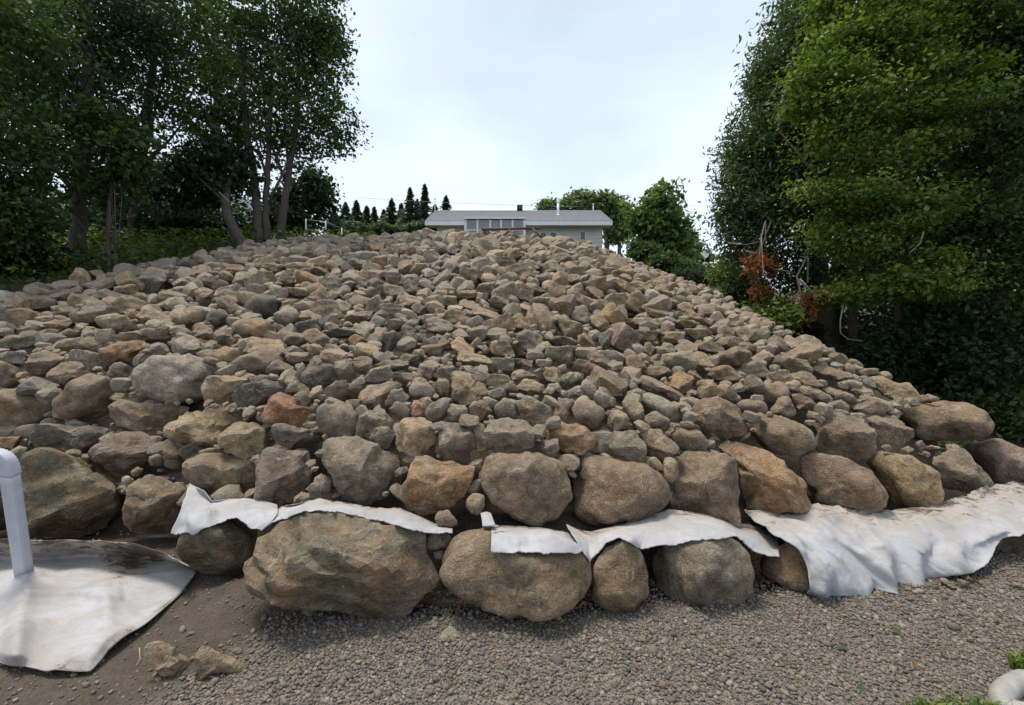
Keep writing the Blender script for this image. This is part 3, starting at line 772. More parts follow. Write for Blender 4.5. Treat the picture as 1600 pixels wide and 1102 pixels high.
# ---- fill the rest of the slope: big stones first, then smaller ones between them
g = np.random.default_rng(21)
rc = np.array([r[0] for r in ROCKS]); rr = np.array([r[1] for r in ROCKS]) * 1.05
rp = np.array([r[2] for r in ROCKS]); rwx = np.array([r[3] for r in ROCKS]); rhy = np.array([r[4] for r in ROCKS]); rY = np.array([r[5] for r in ROCKS])
fill = []
acc = np.zeros((9000, 4)); na = 0
def try_fill(n, r0, r1, dz, overlap, zone):
    global na
    for _ in range(n):
        if zone == 'slope':
            Y = 4.1 + 9.4 * g.random() ** .85; x = g.uniform(xl(Y) - .05, min(xr(Y) + .05, 7))
            if Y < Yb(x) + .95: continue
        elif zone == 'low':
            x = g.uniform(-7, 4.6); Y = Yb(x) + .85 + 2.4 * g.random() ** 1.4
            if x > xr(Y): continue
        else:
            x = g.uniform(-6.5, 6.3); Y = Yb(x) + g.uniform(.1, 1.1)
            if x > xr(Y): continue
        if abs(x) > 1.35 * Y + .6: continue
        r = r0 + (r1 - r0) * g.random() ** 1.7
        edge = min(xr(Y) - x, 9)
        if edge < 1.0 and Y > 6.2: r = min(r, .05 + .09 * max(edge, 0) + .03 * g.random())
        z = float(T(x, Y)) + dz * r
        if zone == 'wall': z -= .16; Y += .05
        px, py = topix(x, Y, z); rpx = r / Y * FPX
        e = np.hypot((px - rp[:, 0]) / (rwx * .86 + rpx * .5), (py - rp[:, 1]) / (rhy * .86 + rpx * .4))
        if ((e < 1) & (Y < rY + .06)).any(): continue
        if zone == 'wall' and (py > 785 or px > 1210): continue
        P = np.array([x, Y, z])
        if (np.linalg.norm(rc - P, axis=1) < overlap * (rr * .72 + r)).any(): continue
        if na and (np.linalg.norm(acc[:na, :3] - P, axis=1) < overlap * (acc[:na, 3] + r)).any(): continue
        acc[na] = (*P, r); na += 1
        if na >= 8990: return
try_fill(2400, .16, .25, .15, .88, 'slope')
try_fill(6000, .105, .16, .1, .86, 'slope')
try_fill(9000, .065, .11, -.1, .78, 'slope')
try_fill(3500, .035, .065, -.9, .78, 'slope')
try_fill(2500, .06, .11, .1, .76, 'low')
try_fill(2200, .03, .05, -.4, .78, 'low')
try_fill(1500, .05, .12, 0, .75, 'wall')
try_fill(1500, .025, .05, 0, .8, 'wall')
acc = acc[:na]
vis = acc[:, 3] / acc[:, 1] * (acc[:, 1] > 4.3)
order = np.argsort(-vis)
have = sum(1 for o in COL.objects if o.name.startswith('rock'))
n_ind = max(0, 300 - have)
cks = np.array(list('gggggnnnnnbbttttppkkoudyy'))
SV = []; SF = {2: [], 1: []}; rub = {'V': [], 'F': [], 'C': []}; vb = 0
for rank, i in enumerate(order):
    x, Y, z, r = acc[i]
    right = np.clip((x + 1) / 3.5, 0, 1)
    ck = str(g.choice(cks))
    if g.random() < right * .6: ck = str(g.choice(list('nnnbbt')))
    if xr(Y) - x < 1.0 and Y > 6.5: ck = str(g.choice(list('ttny')))
    k = int(g.integers(0, 16))
    dims = r * np.array([g.uniform(.92, 1.25), g.uniform(.8, 1.05), g.uniform(.58, .92)])
    if rank < n_ind:
        py = topix(x, Y, z)[1]
        place_rock(k, (x, Y, z), tuple(dims), g.normal(0, .3), ck, '%s rock of the %s slope among many like it' % (NAMES[ck], height_word(py)),
                   '%s rocks of the %s slope' % (NAMES[ck], height_word(py)), int(i) + 9000)
    else:
        B, F = LIB[k][0][1 if r > .06 else 2]
        M = rot(g.normal(0, .3), g.normal(0, .35), g.uniform(0, 6.28))
        V = (B * dims) @ M.T + (x, Y, z)
        kk = PAL[ck]; j = g.uniform(.7, 1.25)
        rub['V'].append(V); rub['F'].append(F + vb); vb += len(V)
        rub['C'].append(np.tile([kk[0] * j, kk[1] * j, kk[2] * j, kk[3] * .8], (len(V), 1)))
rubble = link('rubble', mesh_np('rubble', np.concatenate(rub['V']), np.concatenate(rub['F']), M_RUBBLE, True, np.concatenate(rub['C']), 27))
tag(rubble, 'smaller brown and grey stones filling the slope between the larger rocks', 'rubble', None, 'stuff')
import re
LAND = {}
for o in COL.objects:
    if o.name.split('.')[0] in ('boulder', 'rock') and 'among many' not in o.get('label', ''):
        sh = re.split(r',| with | above| below| right of| left of| between| behind| beside| at | on | under | over | in | just | beneath| of the| leaning| lying| standing| cut off| half | low | high | sticking| directly| sloping| wedged| tilted', o['label'])[0].strip()
        LAND.setdefault(sh, []).append(o)
LAND = {k: v[0] for k, v in LAND.items() if len(v) == 1 and len(k.split()) >= 2}
lk = list(LAND); lp = np.array([topix(*LAND[k].location) for k in lk])
cand = []
for o in COL.objects:
    if 'among many' in o.get('label', ''):
        p = np.array(topix(*o.location)); dd = p - lp; ds = np.hypot(dd[:, 0], dd[:, 1] * 1.4)
        for j in np.argsort(ds)[:4]:
            if ds[j] > 130: continue
            dx, dy = dd[j][0], dd[j][1] * 1.4
            k8 = int(round(math.atan2(-dy, dx) / (math.pi / 4))) % 8
            w = ('right of', 'up and right of', 'above', 'up and left of', 'left of', 'down and left of', 'below', 'down and right of')[k8]
            if ds[j] < 60 and k8 % 2 == 0: w = 'just ' + w
            cand.append((ds[j], o.name, lk[j], w))
cand.sort(); used_pair = set(); done = set()
for d_, nm, k, w in cand:
    key = (k, w.replace('just ', ''))
    if nm in done or key in used_pair: continue
    o = bpy.data.objects[nm]; lab = '%s rock %s the %s' % (o['label'].split(' rock')[0], w, k)
    used_pair.add(key)
    if len(lab.split()) <= 16: o['label'] = lab; done.add(nm)
print('rocks: traced', len(ROCKS), 'fill', na, 'individual slope', have, n_ind)
# ------------------------------------------------------------------ white geotextile
bpy.context.view_layer.update()
def bvh_of(objs):
    V = []; F = []; b = 0
    for o in objs:
        me = o.data; n_ = len(me.vertices)
        co = np.zeros(n_ * 3, dtype=np.float32); me.vertices.foreach_get('co', co)
        V.append(co.reshape(-1, 3) * np.array(o.scale) + np.array(o.location)); 
        f = np.zeros(len(me.polygons) * 3, dtype=np.int32); me.polygons.foreach_get('vertices', f)
        F.append(f.reshape(-1, 3) + b); b += n_
    return BVHTree.FromPolygons(np.concatenate(V).tolist(), np.concatenate(F).tolist())
BOTTOM = bvh_of(FRONT[:7])
def resample(pl, n):
    p = np.array(pl, float)
    s = np.concatenate([[0], np.cumsum(np.linalg.norm(np.diff(p[:, :2], axis=0), axis=1))]); s /= s[-1]
    t = np.linspace(0, 1, n)
    out = np.stack([np.interp(t, s, p[:, i]) for i in range(p.shape[1])], 1)
    return out
def fabric(name, label, lines, nu, nv, mud=.3, wr=.012, drape=True, group='white geotextile sheets', seed=0, edge_mud=.5, pleat=0.0):
    """lines: polylines of (px, py, depth behind the wall foot) from the tucked edge to the hem"""
    Ls = []
    for ln in lines:
        q = [(a, b, float(Yb((a - 800) / FPX * 3.1)) + c) for a, b, c in ln]
        Ls.append(resample(q, nu))
    Ls = np.array(Ls); m = len(Ls)
    g_ = np.random.default_rng(seed)
    tv = np.linspace(0, m - 1, nv)
    grid = np.zeros((nv, nu, 3))
    for j, t in enumerate(tv):
        i = min(int(t), m - 2); f = t - i
        p0 = Ls[max(i - 1, 0)]; p1 = Ls[i]; p2 = Ls[i + 1]; p3 = Ls[min(i + 2, m - 1)]
        grid[j] = .5 * ((2 * p1) + (-p0 + p2) * f + (2*p0 - 5*p1 + 4*p2 - p3) * f*f + (-p0 + 3*p1 - 3*p2 + p3) * f**3)
    # ragged hem
    us = np.linspace(0, 1, nu)
    hem = noise3(np.stack([us * 9, us * 0, us * 0 + seed], 1), 1.0, 61) + .6 * noise3(np.stack([us * 30, us * 0, us * 0], 1), 1.0, 62)
    for j in range(nv):
        grid[j, :, 1] += hem * 1.3 * (j / (nv - 1)) ** 2
    P = np.stack([(grid[..., 0] - 800) / FPX * grid[..., 2], grid[..., 2], CAM_Z - (grid[..., 1] - 551) / FPX * grid[..., 2]], -1)
    if drape:
        C = Vector((0, 0, CAM_Z))
        dep = np.zeros((nv, nu))
        for j in range(nv):
            for i in range(nu):
                d = Vector(P[j, i]) - C; ln = d.length
                h = BOTTOM.ray_cast(C, d / ln, ln + .6)
                if h[0] is not None:
                    dep[j, i] = max(0, 1 - (h[3] - .03) / ln) if h[3] - .03 < ln else 0
        for _ in range(2):
            dep = np.maximum(dep, .25 * (np.roll(dep, 1, 1) + np.roll(dep, -1, 1) + np.roll(dep, 1, 0) + np.roll(dep, -1, 0)) * .97) if nv > 2 else dep
        P = np.array(C) + (P - np.array(C)) * (1 - dep)[..., None]
    vv = np.linspace(0, 1, nv)[:, None] * np.ones((1, nu)); uu = np.linspace(0, 1, nu)[None] * np.ones((nv, 1))
    flat = P.reshape(-1, 3)
    fold = noise3(np.stack([flat[:, 0] * 1.0, flat[:, 1] * .4, flat[:, 2] * .25 + seed], 1), 1.9, 70 + seed % 5) * 1.4 + noise3(np.stack([flat[:, 0], flat[:, 1], flat[:, 2] * .5 + seed], 1), 4.6, 75) * .5
    q_ = np.stack([flat[:, 0] * 1.6 + flat[:, 2] * .8, flat[:, 1] * .8, flat[:, 2] * .6 + seed], 1)
    crease = np.clip(1 - np.abs(noise3(q_, 1.6, 77)) * 2.2, 0, 1) + .7 * np.clip(1 - np.abs(noise3(q_, 3.7, 78)) * 2.4, 0, 1)
    wob = ((fold + crease * .8) * wr).reshape(nv, nu)
    P[..., 1] -= np.abs(wob) * .9; P[..., 2] += wob * .7
    if pleat:
        ph = uu * 38 + noise3(np.stack([uu.ravel() * 3, vv.ravel(), vv.ravel()], 1), .8, 63).reshape(nv, nu) * 2.6
        P[..., 1] -= pleat * np.clip((vv - .35) / .65, 0, 1) ** .8 * (np.abs(np.sin(ph / 2)) ** 1.5)
    idx = np.arange(nu * nv).reshape(nv, nu)
    F = np.stack([idx[:-1, :-1], idx[1:, :-1], idx[1:, 1:], idx[:-1, 1:]], -1).reshape(-1, 4)
    mc = np.clip(mud * (1 - vv) ** .8 + edge_mud * np.clip(.42 - vv, 0, 1) * 2.2, 0, 1)
    col = np.stack([mc, mc * 0, mc * 0, mc * 0 + 1], -1).reshape(-1, 4)
    o = link(name, mesh_np(name, P.reshape(-1, 3), F, M_FABRIC, True, col))
    sm = o.modifiers.new('thickness', 'SOLIDIFY'); sm.thickness = .006; sm.offset = 0
    tag(o, label, 'fabric', group)
    return o
fabric('geotextile_flap', 'white fabric flap under the tan wedge boulder at the left', [
    [(299, 758, .50), (320, 768, .48), (332, 784, .46), (370, 779, .48), (400, 780, .50), (434, 790, .5)],
    [(284, 795, .12), (308, 803, .16), (338, 803, .16), (372, 797, .16), (402, 804, .16), (432, 806, .2)],
    [(270, 837, -.02), (305, 831, -.02), (345, 818, 0), (370, 808, 0), (390, 825, 0), (410, 828, .05)]], 70, 26, .12, .013, seed=1, edge_mud=.1)
fabric('geotextile_band', 'thin crinkled white fabric strip along the top of the jagged boulder', [
    [(404, 818, .40), (440, 793, .45), (500, 780, .45), (515, 784, .45), (560, 786, .45), (625, 792, .45), (650, 806, .4), (680, 820, .35), (707, 826, .3)],
    [(405, 822, .25), (440, 801, .28), (490, 790, .28), (515, 791, .28), (560, 796, .28), (615, 805, .25), (642, 817, .2), (675, 828, .2), (707, 829, .2)],
    [(407, 828, .1), (440, 811, .1), (480, 801, .1), (515, 799, .1), (560, 806, .08), (600, 815, .08), (635, 827, .08), (665, 835, .08), (707, 833, .15)]], 130, 18, .35, .012, seed=2)
fabric('geotextile_flap', 'square white fabric flap on the big rounded boulder', [
    [(767, 818, .42), (800, 822, .42), (850, 826, .42), (880, 829, .42), (897, 838, .4)],
    [(768, 832, .12), (800, 836, .14), (850, 840, .14), (880, 841, .14), (904, 850, .14)],
    [(767, 863, -.04), (800, 863, -.04), (850, 866, -.04), (880, 866, -.03), (911, 864, 0)]], 60, 24, .2, .008, seed=3, edge_mud=.4)
fabric('geotextile_scrap', 'tiny white fabric corner left of the square flap', [
    [(751, 803, .36), (760, 801, .36), (767, 803, .36)], [(753, 813, .26), (763, 812, .26), (771, 814, .26)], [(754, 823, .16), (765, 823, .16), (774, 822, .16)]], 16, 10, .1, .006, seed=4, drape=False, edge_mud=.1)
fabric('geotextile_band', 'white fabric strip over the narrow and wide rounded boulders', [
    [(884, 820, .45), (905, 830, .45), (925, 832, .45), (960, 822, .45), (1000, 812, .45), (1045, 796, .5), (1085, 803, .5), (1140, 812, .5), (1185, 822, .5), (1217, 842, .45)],
    [(893, 834, .16), (913, 846, .2), (928, 851, .2), (946, 838, .18), (985, 832, .18), (1030, 828, .18), (1070, 825, .18), (1130, 823, .18), (1172, 838, .18), (1215, 854, .2)],
    [(904, 850, .0), (922, 876, .02), (936, 863, .0), (946, 848, 0), (968, 842, 0), (1000, 859, .02), (1040, 853, 0), (1085, 846, 0), (1150, 839, 0), (1176, 860, .02), (1216, 866, .05)]], 150, 24, .3, .012, seed=5)
fabric('geotextile_drape', 'large white fabric drape hanging to the gravel at the right', [
    [(1162, 796, .62), (1200, 800, .6), (1270, 790, .6), (1350, 797, .6), (1430, 795, .6), (1475, 785, .6), (1540, 760, .75), (1600, 750, .8), (1680, 745, .8)],
    [(1196, 832, .18), (1240, 829, .2), (1290, 826, .2), (1340, 843, .18), (1385, 828, .22), (1430, 824, .2), (1490, 828, .2), (1560, 808, .25), (1610, 797, .3), (1690, 795, .3)],
    [(1246, 872, -.02), (1280, 866, .02), (1320, 868, .03), (1365, 882, -.05), (1400, 866, .05), (1440, 864, .02), (1500, 856, .0), (1550, 836, .05), (1600, 822, .1), (1690, 826, .1)],
    [(1257, 929, -.06), (1290, 927, -.05), (1320, 925, -.04), (1365, 921, -.08), (1400, 916, -.04), (1450, 904, -.04), (1480, 891, -.04), (1526, 872, -.02), (1582, 824, .05), (1690, 856, .05)]], 190, 60, .3, .027, seed=6, edge_mud=.5, pleat=.10)
# the sheet lying on the ground at the left: depth from the ground instead of the wall
def ground_sheet():
    top = resample([(-120, 846), (0, 846), (100, 843), (190, 848), (250, 862), (296, 884)], 90)
    bot = resample([(-120, 1015), (0, 1036), (30, 1040), (77, 1053), (142, 1050), (168, 1022), (230, 975), (283, 929), (307, 897)], 90)
    nv = 60; P = np.zeros((nv, 90, 3)); C = np.zeros((nv, 90, 4))
    for j in range(nv):
        t = j / (nv - 1); q = top * (1 - t) + bot * t
        for i in range(90):
            px, py = q[i]
            z = .035 + .012 * math.sin(px * .05 + py * .013)
            rx = 40 - (py - 900) * .14                       # ridge below the downspout
            z += .055 * math.exp(-((px - rx) / 17) ** 2) * (t ** .5) * (1 if px > rx else .9)
            z += .035 * math.exp(-((px - 165 - (py - 930) * .1) / 14) ** 2 - ((py - 945) / 30) ** 2)
            z += .03 * math.exp(-((py - 925 + (px - 60) * -.02) / 9) ** 2) * (1 if 40 < px < 190 else 0)
            z = z * min(1, (1 - t) * 9 + .2) * min(1, (89 - i) / 16 + .2) + .22 * max(0, .14 - t) / .14
            Y = (CAM_Z - z) * FPX / (py - 551)
            P[j, i] = ((px - 800) / FPX * Y, Y, z)
            tr = max(0, 1 - abs(px - (205 + (py - 880) * -.9)) / 60) * max(0, 1 - abs(py - 880) / 45)
            C[j, i] = (min(1, .22 + .55 * max(0, .25 - t) / .25 + .75 * tr + .35 * max(0, t - .86) / .14), 0, 0, 1)
    f = P.reshape(-1, 3)
    cr_ = np.clip(1 - np.abs(noise3(f * np.array([1, .5, 1]), 1.1, 82)) * 3, 0, 1)
    P[..., 2] += (noise3(f, 1.3, 80) * .008 + noise3(f, 4.0, 81) * .005 + cr_ * .014).reshape(nv, 90)
    P[..., 2] = np.maximum(P[..., 2], .012)
    idx = np.arange(nv * 90).reshape(nv, 90)
    F = np.stack([idx[:-1, :-1], idx[1:, :-1], idx[1:, 1:], idx[:-1, 1:]], -1).reshape(-1, 4)
    o = link('geotextile_sheet', mesh_np('geotextile_sheet', P.reshape(-1, 3), F, M_FABRIC, True, C.reshape(-1, 4)))
    sm = o.modifiers.new('thickness', 'SOLIDIFY'); sm.thickness = .006; sm.offset = 0
    tag(o, 'white fabric sheet lying on the ground below the downspout', 'fabric', 'white geotextile sheets')
ground_sheet()

# ------------------------------------------------------------------ gravel
def gravel_pebbles():
    g = np.random.default_rng(5)
    sp = .0150
    xs = np.arange(-4.2, 6.0, sp); ysg = np.arange(1.75, 4.6, sp)
    X, Y = np.meshgrid(xs, ysg); X = X.ravel() + g.uniform(-.6, .6, X.size) * sp; Y = Y.ravel() + g.uniform(-.6, .6, Y.size) * sp
    d = Y - Yb(X)
    keep = (d < .3) & (np.abs(X) < 1.28 * Y + .15)
    ls = np.clip((-1.3 - X + (Y - 2.3) * .55) / .5, 0, 1)
    Pq = np.stack([X, Y, X * 0], 1)
    dirt = np.clip(noise3(Pq, .7, 90) * .8 - .35, 0, 1) + np.clip((d + .25) / .4, 0, 1) * .55
    keep &= g.random(X.size) > np.clip(ls * .93 + dirt * .75, 0, .97)
    keep &= g.random(X.size) > np.clip((Y - 3.0) * .35, 0, .5)
    X, Y = X[keep], Y[keep]; n = len(X)
    r = np.exp(g.normal(math.log(.0077), .34, n)); r = np.clip(r, .004, .022); big = g.random(n) < .002; r = np.where(big, r * g.uniform(1.4, 2.2, n), r)
    V0, F0 = ico(1)
    V0 = V0[:12]                                             # icosahedron
    bm = bmesh.new(); bmesh.ops.create_icosphere(bm, subdivisions=1, radius=1)
    V0 = np.array([v.co[:] for v in bm.verts]); F0 = np.array([[v.index for v in f.verts] for f in bm.faces]); bm.free()
    nv = len(V0)
    dims = r[:, None] * np.stack([g.uniform(.9, 1.45, n), g.uniform(.75, 1.1, n), g.uniform(.5, .85, n)], 1)
    a = g.uniform(0, 6.28, n); ti = g.normal(0, .3, n)
    V = V0[None] * dims[:, None, :] * (1 + g.normal(0, .11, (n, nv, 1)))
    ca, sa, ct, st = np.cos(a)[:, None], np.sin(a)[:, None], np.cos(ti)[:, None], np.sin(ti)[:, None]
    x1 = V[..., 0] * ct - V[..., 2] * st; z1 = V[..., 0] * st + V[..., 2] * ct
    x2 = x1 * ca - V[..., 1] * sa; y2 = x1 * sa + V[..., 1] * ca
    base = (noise3(np.stack([X, Y, X * 0], 1), .5, 3) * .02 + noise3(np.stack([X, Y, X * 0], 1), 2.1, 4) * .008) + mound(X, Y)
    Vw = np.stack([x2 + X[:, None], y2 + Y[:, None], z1 + (base + r * g.uniform(.1, .7, n))[:, None]], -1)
    F = (F0[None] + (np.arange(n) * nv)[:, None, None]).reshape(-1, 3)
    pal = np.array([(.21, .185, .16), (.25, .215, .18), (.17, .155, .14), (.29, .26, .23), (.15, .15, .155), (.24, .18, .145), (.33, .30, .26), (.20, .19, .16)])
    c = pal[g.choice(8, n, p=[.22, .2, .17, .12, .1, .08, .04, .07])] * g.uniform(.7, 1.2, (n, 1)) * np.array([.77, .735, .685])
    C = np.concatenate([np.repeat(c[:, None], nv, 1), np.ones((n, nv, 1))], -1).reshape(-1, 4)
    o = link('gravel', mesh_np('gravel', Vw.reshape(-1, 3), F, M_PEBBLE, True, C))
    tag(o, 'fine grey-brown gravel spread in front of the boulder wall', 'gravel', None, 'stuff')
    print('pebbles', n)
gravel_pebbles()
def on_ground(px, py, z=0): 
    Y = (CAM_Z - z) * FPX / (py - 551); return Y
for lab, ck, st, p, zc in (('pale pointed stone lying alone on the gravel', 'p', 'angular', '684,998 702,977 712,982 725,998 712,1003 690,1003', .02),
                       ('left of two broken pale stones in the soil by the fabric sheet', 't', 'angular', '226,1024 232,1006 250,1001 278,1020 302,1030 296,1044 274,1068 250,1058 232,1040', .06),
                       ('right of two broken pale stones in the soil by the fabric sheet', 't', 'angular', '304,1026 318,1008 345,1020 372,1030 390,1046 372,1054 345,1052 312,1066 306,1050', .05)):
    poly = np.array([[float(v) for v in q.split(',')] for q in p.split()])
    cy = poly[:, 1].mean()
    add_rock(lab, ck, st, p, None, name='stone', cat='stone', Yfix=on_ground(0, cy, zc), back=0.0, deep=.8, sub=4)
# a few fist-sized stones at the foot of the drape
for i, (px, py, w) in enumerate(((1476, 909, 14), (1488, 915, 12), (1505, 912, 13), (1515, 905, 10), (1462, 918, 9), (1530, 910, 9), (1590, 915, 10), (1225, 932, 8))):
    Y = on_ground(px, py, .02); r = w / 2 / FPX * Y
    o = place_rock((i * 5) % 16, pix(px, py, Y), (r * 1.2, r, r * .8), .2, 'tngbn'[i % 5], 'fist-sized stone on the gravel at the foot of the fabric drape', 'loose stones at the drape foot', 400 + i)
    o.name = 'small_stone'; o['category'] = 'stone'
# dry straw on the soil
m = MB(); Y = 2.45
m.tube([pix(195, 1062, 2.33), pix(208, 1048, 2.37), pix(219, 1030, 2.4), pix(218, 1012, 2.44)], .0022, 5)
tag(m.build('straw', M_STRAW, None, True), 'thin dry straw on the soil beside the broken stones', 'straw')

# ------------------------------------------------------------------ downspout
dn = empty('downspout', pix(42, 892, 3.2))
base = Vector(dn.location)
def rect_tube(path, w, d, n=5, groove=.07):
    """folded-metal pipe: rounded rectangle with fluted sides swept along a path"""
    prof = []
    for k in range(4 * n * 2):
        a = 2 * math.pi * k / (4 * n * 2)
        c, s = math.cos(a), math.sin(a); p = 7
        r = 1 / (abs(c) ** p + abs(s) ** p) ** (1 / p)
        r *= 1 - groove * (.5 + .5 * math.cos(12 * a)) * .8
        prof.append((r * c * w / 2, r * s * d / 2))
    m = MB(); pts = [Vector(p) for p in path]; V = []; k = len(prof)
    for i, p in enumerate(pts):
        t = (pts[min(i + 1, len(pts) - 1)] - pts[max(i - 1, 0)]).normalized()
        b = Vector((0, 1, 0)); b = (b - t * b.dot(t)).normalized(); a = b.cross(t).normalized()
        V += [p + a * x + b * y for x, y in prof]
    F = [(i * k + j, i * k + (j + 1) % k, (i + 1) * k + (j + 1) % k, (i + 1) * k + j) for i in range(len(pts) - 1) for j in range(k)]
    m.add(V, F); return m
p0, p1 = Vector(pix(38, 897, 3.2)), Vector(pix(14, 735, 3.02))
m = rect_tube([(p0.lerp(p1, t / 8) - base) for t in range(9)], .088, .068)
ps = m.build('pipe', M_GALV, dn, True)
sm = ps.modifiers.new('thickness', 'SOLIDIFY'); sm.thickness = .003
el = []
q0, q1, q2, q3 = Vector(pix(15, 742, 3.03)), Vector(pix(11, 716, 3.0)), Vector(pix(0, 712, 3.0)), Vector(pix(-90, 712, 3.0))
for i in range(25):                                          # crimped elbow
    t = i / 24; u = 1 - t
    c = q0 * u**3 + q1 * 3*u*u*t + q2 * 3*u*t*t + q3.lerp(q2, .75) * t**3
    el.append(c - base)
m = rect_tube(el, .099, .078, 5, .05)
V = [Vector(v) for v in m.v]; k = 40
for i in range(25):
    cc = sum((V[i * k + j] for j in range(k)), Vector()) / k
    f = 1 + (.045 if i % 2 else -.03)
    for j in range(k): V[i * k + j] = cc + (V[i * k + j] - cc) * f
m.v = [tuple(v) for v in V]
e = m.build('elbow', M_GALV, dn, True); e.modifiers.new('thickness', 'SOLIDIFY').thickness = .003
m = rect_tube([q3.lerp(q2, .77) - base, q3.lerp(q2, .4) - base, q3 - base], .088, .068)
m.build('upper_pipe', M_GALV, dn, True)
tag(dn, 'white fluted metal downspout with elbow at the left frame edge', 'downspout')

# ------------------------------------------------------------------ corrugated drain pipe
dp = empty('drain_pipe', pix(1548, 1092, 2.14)); base = Vector(dp.location)
cp = [Vector(pix(1665, 1052, 2.36)), Vector(pix(1612, 1060, 2.3)), Vector(pix(1582, 1072, 2.22)), Vector(pix(1566, 1090, 2.14)), Vector(pix(1580, 1110, 2.08)), Vector(pix(1650, 1122, 2.05))]
path = []
for i in range(len(cp) - 1):
    a, b, c, d = cp[max(i - 1, 0)], cp[i], cp[i + 1], cp[min(i + 2, len(cp) - 1)]
    for s in range(22):
        f = s / 22
        path.append(.5 * ((2 * b) + (c - a) * f + (2*a - 5*b + 4*c - d) * f*f + (3*b - a - 3*c + d) * f**3) - base)
m = MB(); m.tube(path, [.043 + (.004 if i % 3 else -.004) for i in range(len(path))], 18, True)
m.build('corrugated_hose', M_CORR, dp, True)
tag(dp, 'white corrugated plastic drain pipe in the weeds at lower right', 'pipe')

# ------------------------------------------------------------------ house on top of the hill
HY = 30.0
def hx(px, Y=HY): return (px - 800) / FPX * Y
def hz(py, Y=HY): return CAM_Z - (py - 551) / FPX * Y
hs = empty('house', (hx(810), HY + 3, 7.4)); HB = Vector(hs.location)
def hb(name, a, b, mat, parent=hs):
    m = MB(); m.box(Vector(a) - HB, Vector(b) - HB); return m.build(name, mat, parent)
ex0, ex1, ez = hx(664), hx(957), hz(348.5)
wx0, wx1, wy = ex0 + .7, ex1 - .55, HY + .7
hb('wall', (wx0, wy, 7.3), (wx1, wy + 7.2, ez - .12), M_SIDING)
for i in range(9):                                           # lap siding courses
    hb('siding_board', (wx0 - .01, wy - .025, ez - .35 - i * .26), (wx1 + .01, wy - .002, ez - .122 - i * .26), M_SIDING)
ry, rz = HY + 4.2, hz(331.5, HY + 4.2)
m = MB(); th = .12
def roof_slab(y0, z0, y1, z1):
    V = [(ex0, y0, z0), (ex1, y0, z0), (ex1, y1, z1), (ex0, y1, z1)]
    V2 = [(a, b, c + th) for a, b, c in V]
    m.add([Vector(v) - HB for v in V + V2], [(0,3,2,1),(4,5,6,7),(0,1,5,4),(1,2,6,5),(2,3,7,6),(3,0,4,7)])
roof_slab(HY, ez, ry, rz); roof_slab(ry + .001, rz, ry + 4.2, ez)
roof = m.build('roof', M_SHINGLE, hs)
nrow = 16
for i in range(nrow):                                        # shingle courses
    f0, f1 = i / nrow, (i + 1) / nrow
    y0, y1 = HY + (ry - HY) * f0 - .02, HY + (ry - HY) * f1
    z0, z1 = ez + (rz - ez) * f0 + th, ez + (rz - ez) * f1 + th
    m = MB(); V = [(ex0 - .01, y0, z0 + .004), (ex1 + .01, y0, z0 + .004), (ex1 + .01, y1, z1 + .004), (ex0 - .01, y1, z1 + .004)]
    V2 = [(a, b, c + (.03 if q < 2 else .006)) for q, (a, b, c) in enumerate(V)]
    m.add([Vector(v) - HB for v in V + V2], [(0,3,2,1),(4,5,6,7),(0,1,5,4),(1,2,6,5),(2,3,7,6),(3,0,4,7)])
    m.build('shingle_course', M_SHINGLE, roof)
hb('fascia', (ex0, HY - .03, ez - .16), (ex1, HY - .004, ez + .11), M_TRIM)
hb('soffit', (ex0 + .02, HY, ez - .14), (ex1 - .02, wy - .03, ez - .1), M_SOFFIT)
m = MB()
for xg in (wx0, wx1 - .02):
    m.add([Vector(v) - HB for v in ((xg, wy, ez - .1), (xg, wy + 7.2, ez - .1), (xg, ry, rz - .1), (xg + .02, wy, ez - .1), (xg + .02, wy + 7.2, ez - .1), (xg + .02, ry, rz - .1))],
          [(0, 1, 2), (5, 4, 3), (0, 3, 4, 1), (1, 4, 5, 2), (2, 5, 3, 0)])
m.build('gable', M_SIDING, hs)
def window(x0, x1, z0, z1, y):
    m = MB(); t = .05
    for a, b in (((x0 - t, y - .06, z0 - t), (x1 + t, y - .028, z0)), ((x0 - t, y - .06, z1), (x1 + t, y - .028, z1 + t)), ((x0 - t, y - .06, z0), (x0, y - .028, z1)), ((x1, y - .06, z0), (x1 + t, y - .028, z1))):
        m.box(Vector(a) - HB, Vector(b) - HB)
    w = m.build('window', M_TRIM, hs)
    m = MB(); m.box(Vector((x0, y - .04, z0)) - HB, Vector((x1, y - .03, z1)) - HB); m.build('pane', M_GLASS, w)
window(hx(860, wy), hx(869, wy), hz(374, wy), hz(364, wy), wy)
window(hx(845, wy), hx(853, wy), hz(374, wy), hz(364, wy), wy)
window(hx(907, wy), hx(914, wy), hz(376, wy), hz(362.5, wy), wy)
window(hx(690, wy), hx(703, wy), hz(372, wy), hz(362, wy), wy)
def pipe(px, y0, y1, w, Y, mat, name, capw=None):
    m = MB(); x = hx(px, Y); r = w / 2 / FPX * Y
    m.tube([Vector((x, Y, hz(y0, Y))) - HB, Vector((x, Y, hz(y1, Y))) - HB], r, 12)
    o = m.build(name, mat, hs, True)
    if capw:
        m = MB(); m.tube([Vector((x, Y, hz(y1, Y))) - HB, Vector((x, Y, hz(y1, Y) + .12)) - HB], capw, 12); m.build('cap', mat, o, True)
    return o
m = MB(); cx0, cx1 = hx(810, 33.9), hx(814.5, 33.9)
m.box(Vector((cx0, 33.8, hz(336, 33.9))) - HB, Vector((cx1, 34.05, hz(328, 33.9))) - HB)
ch = m.build('roof_vent', M_BLACK, hs)
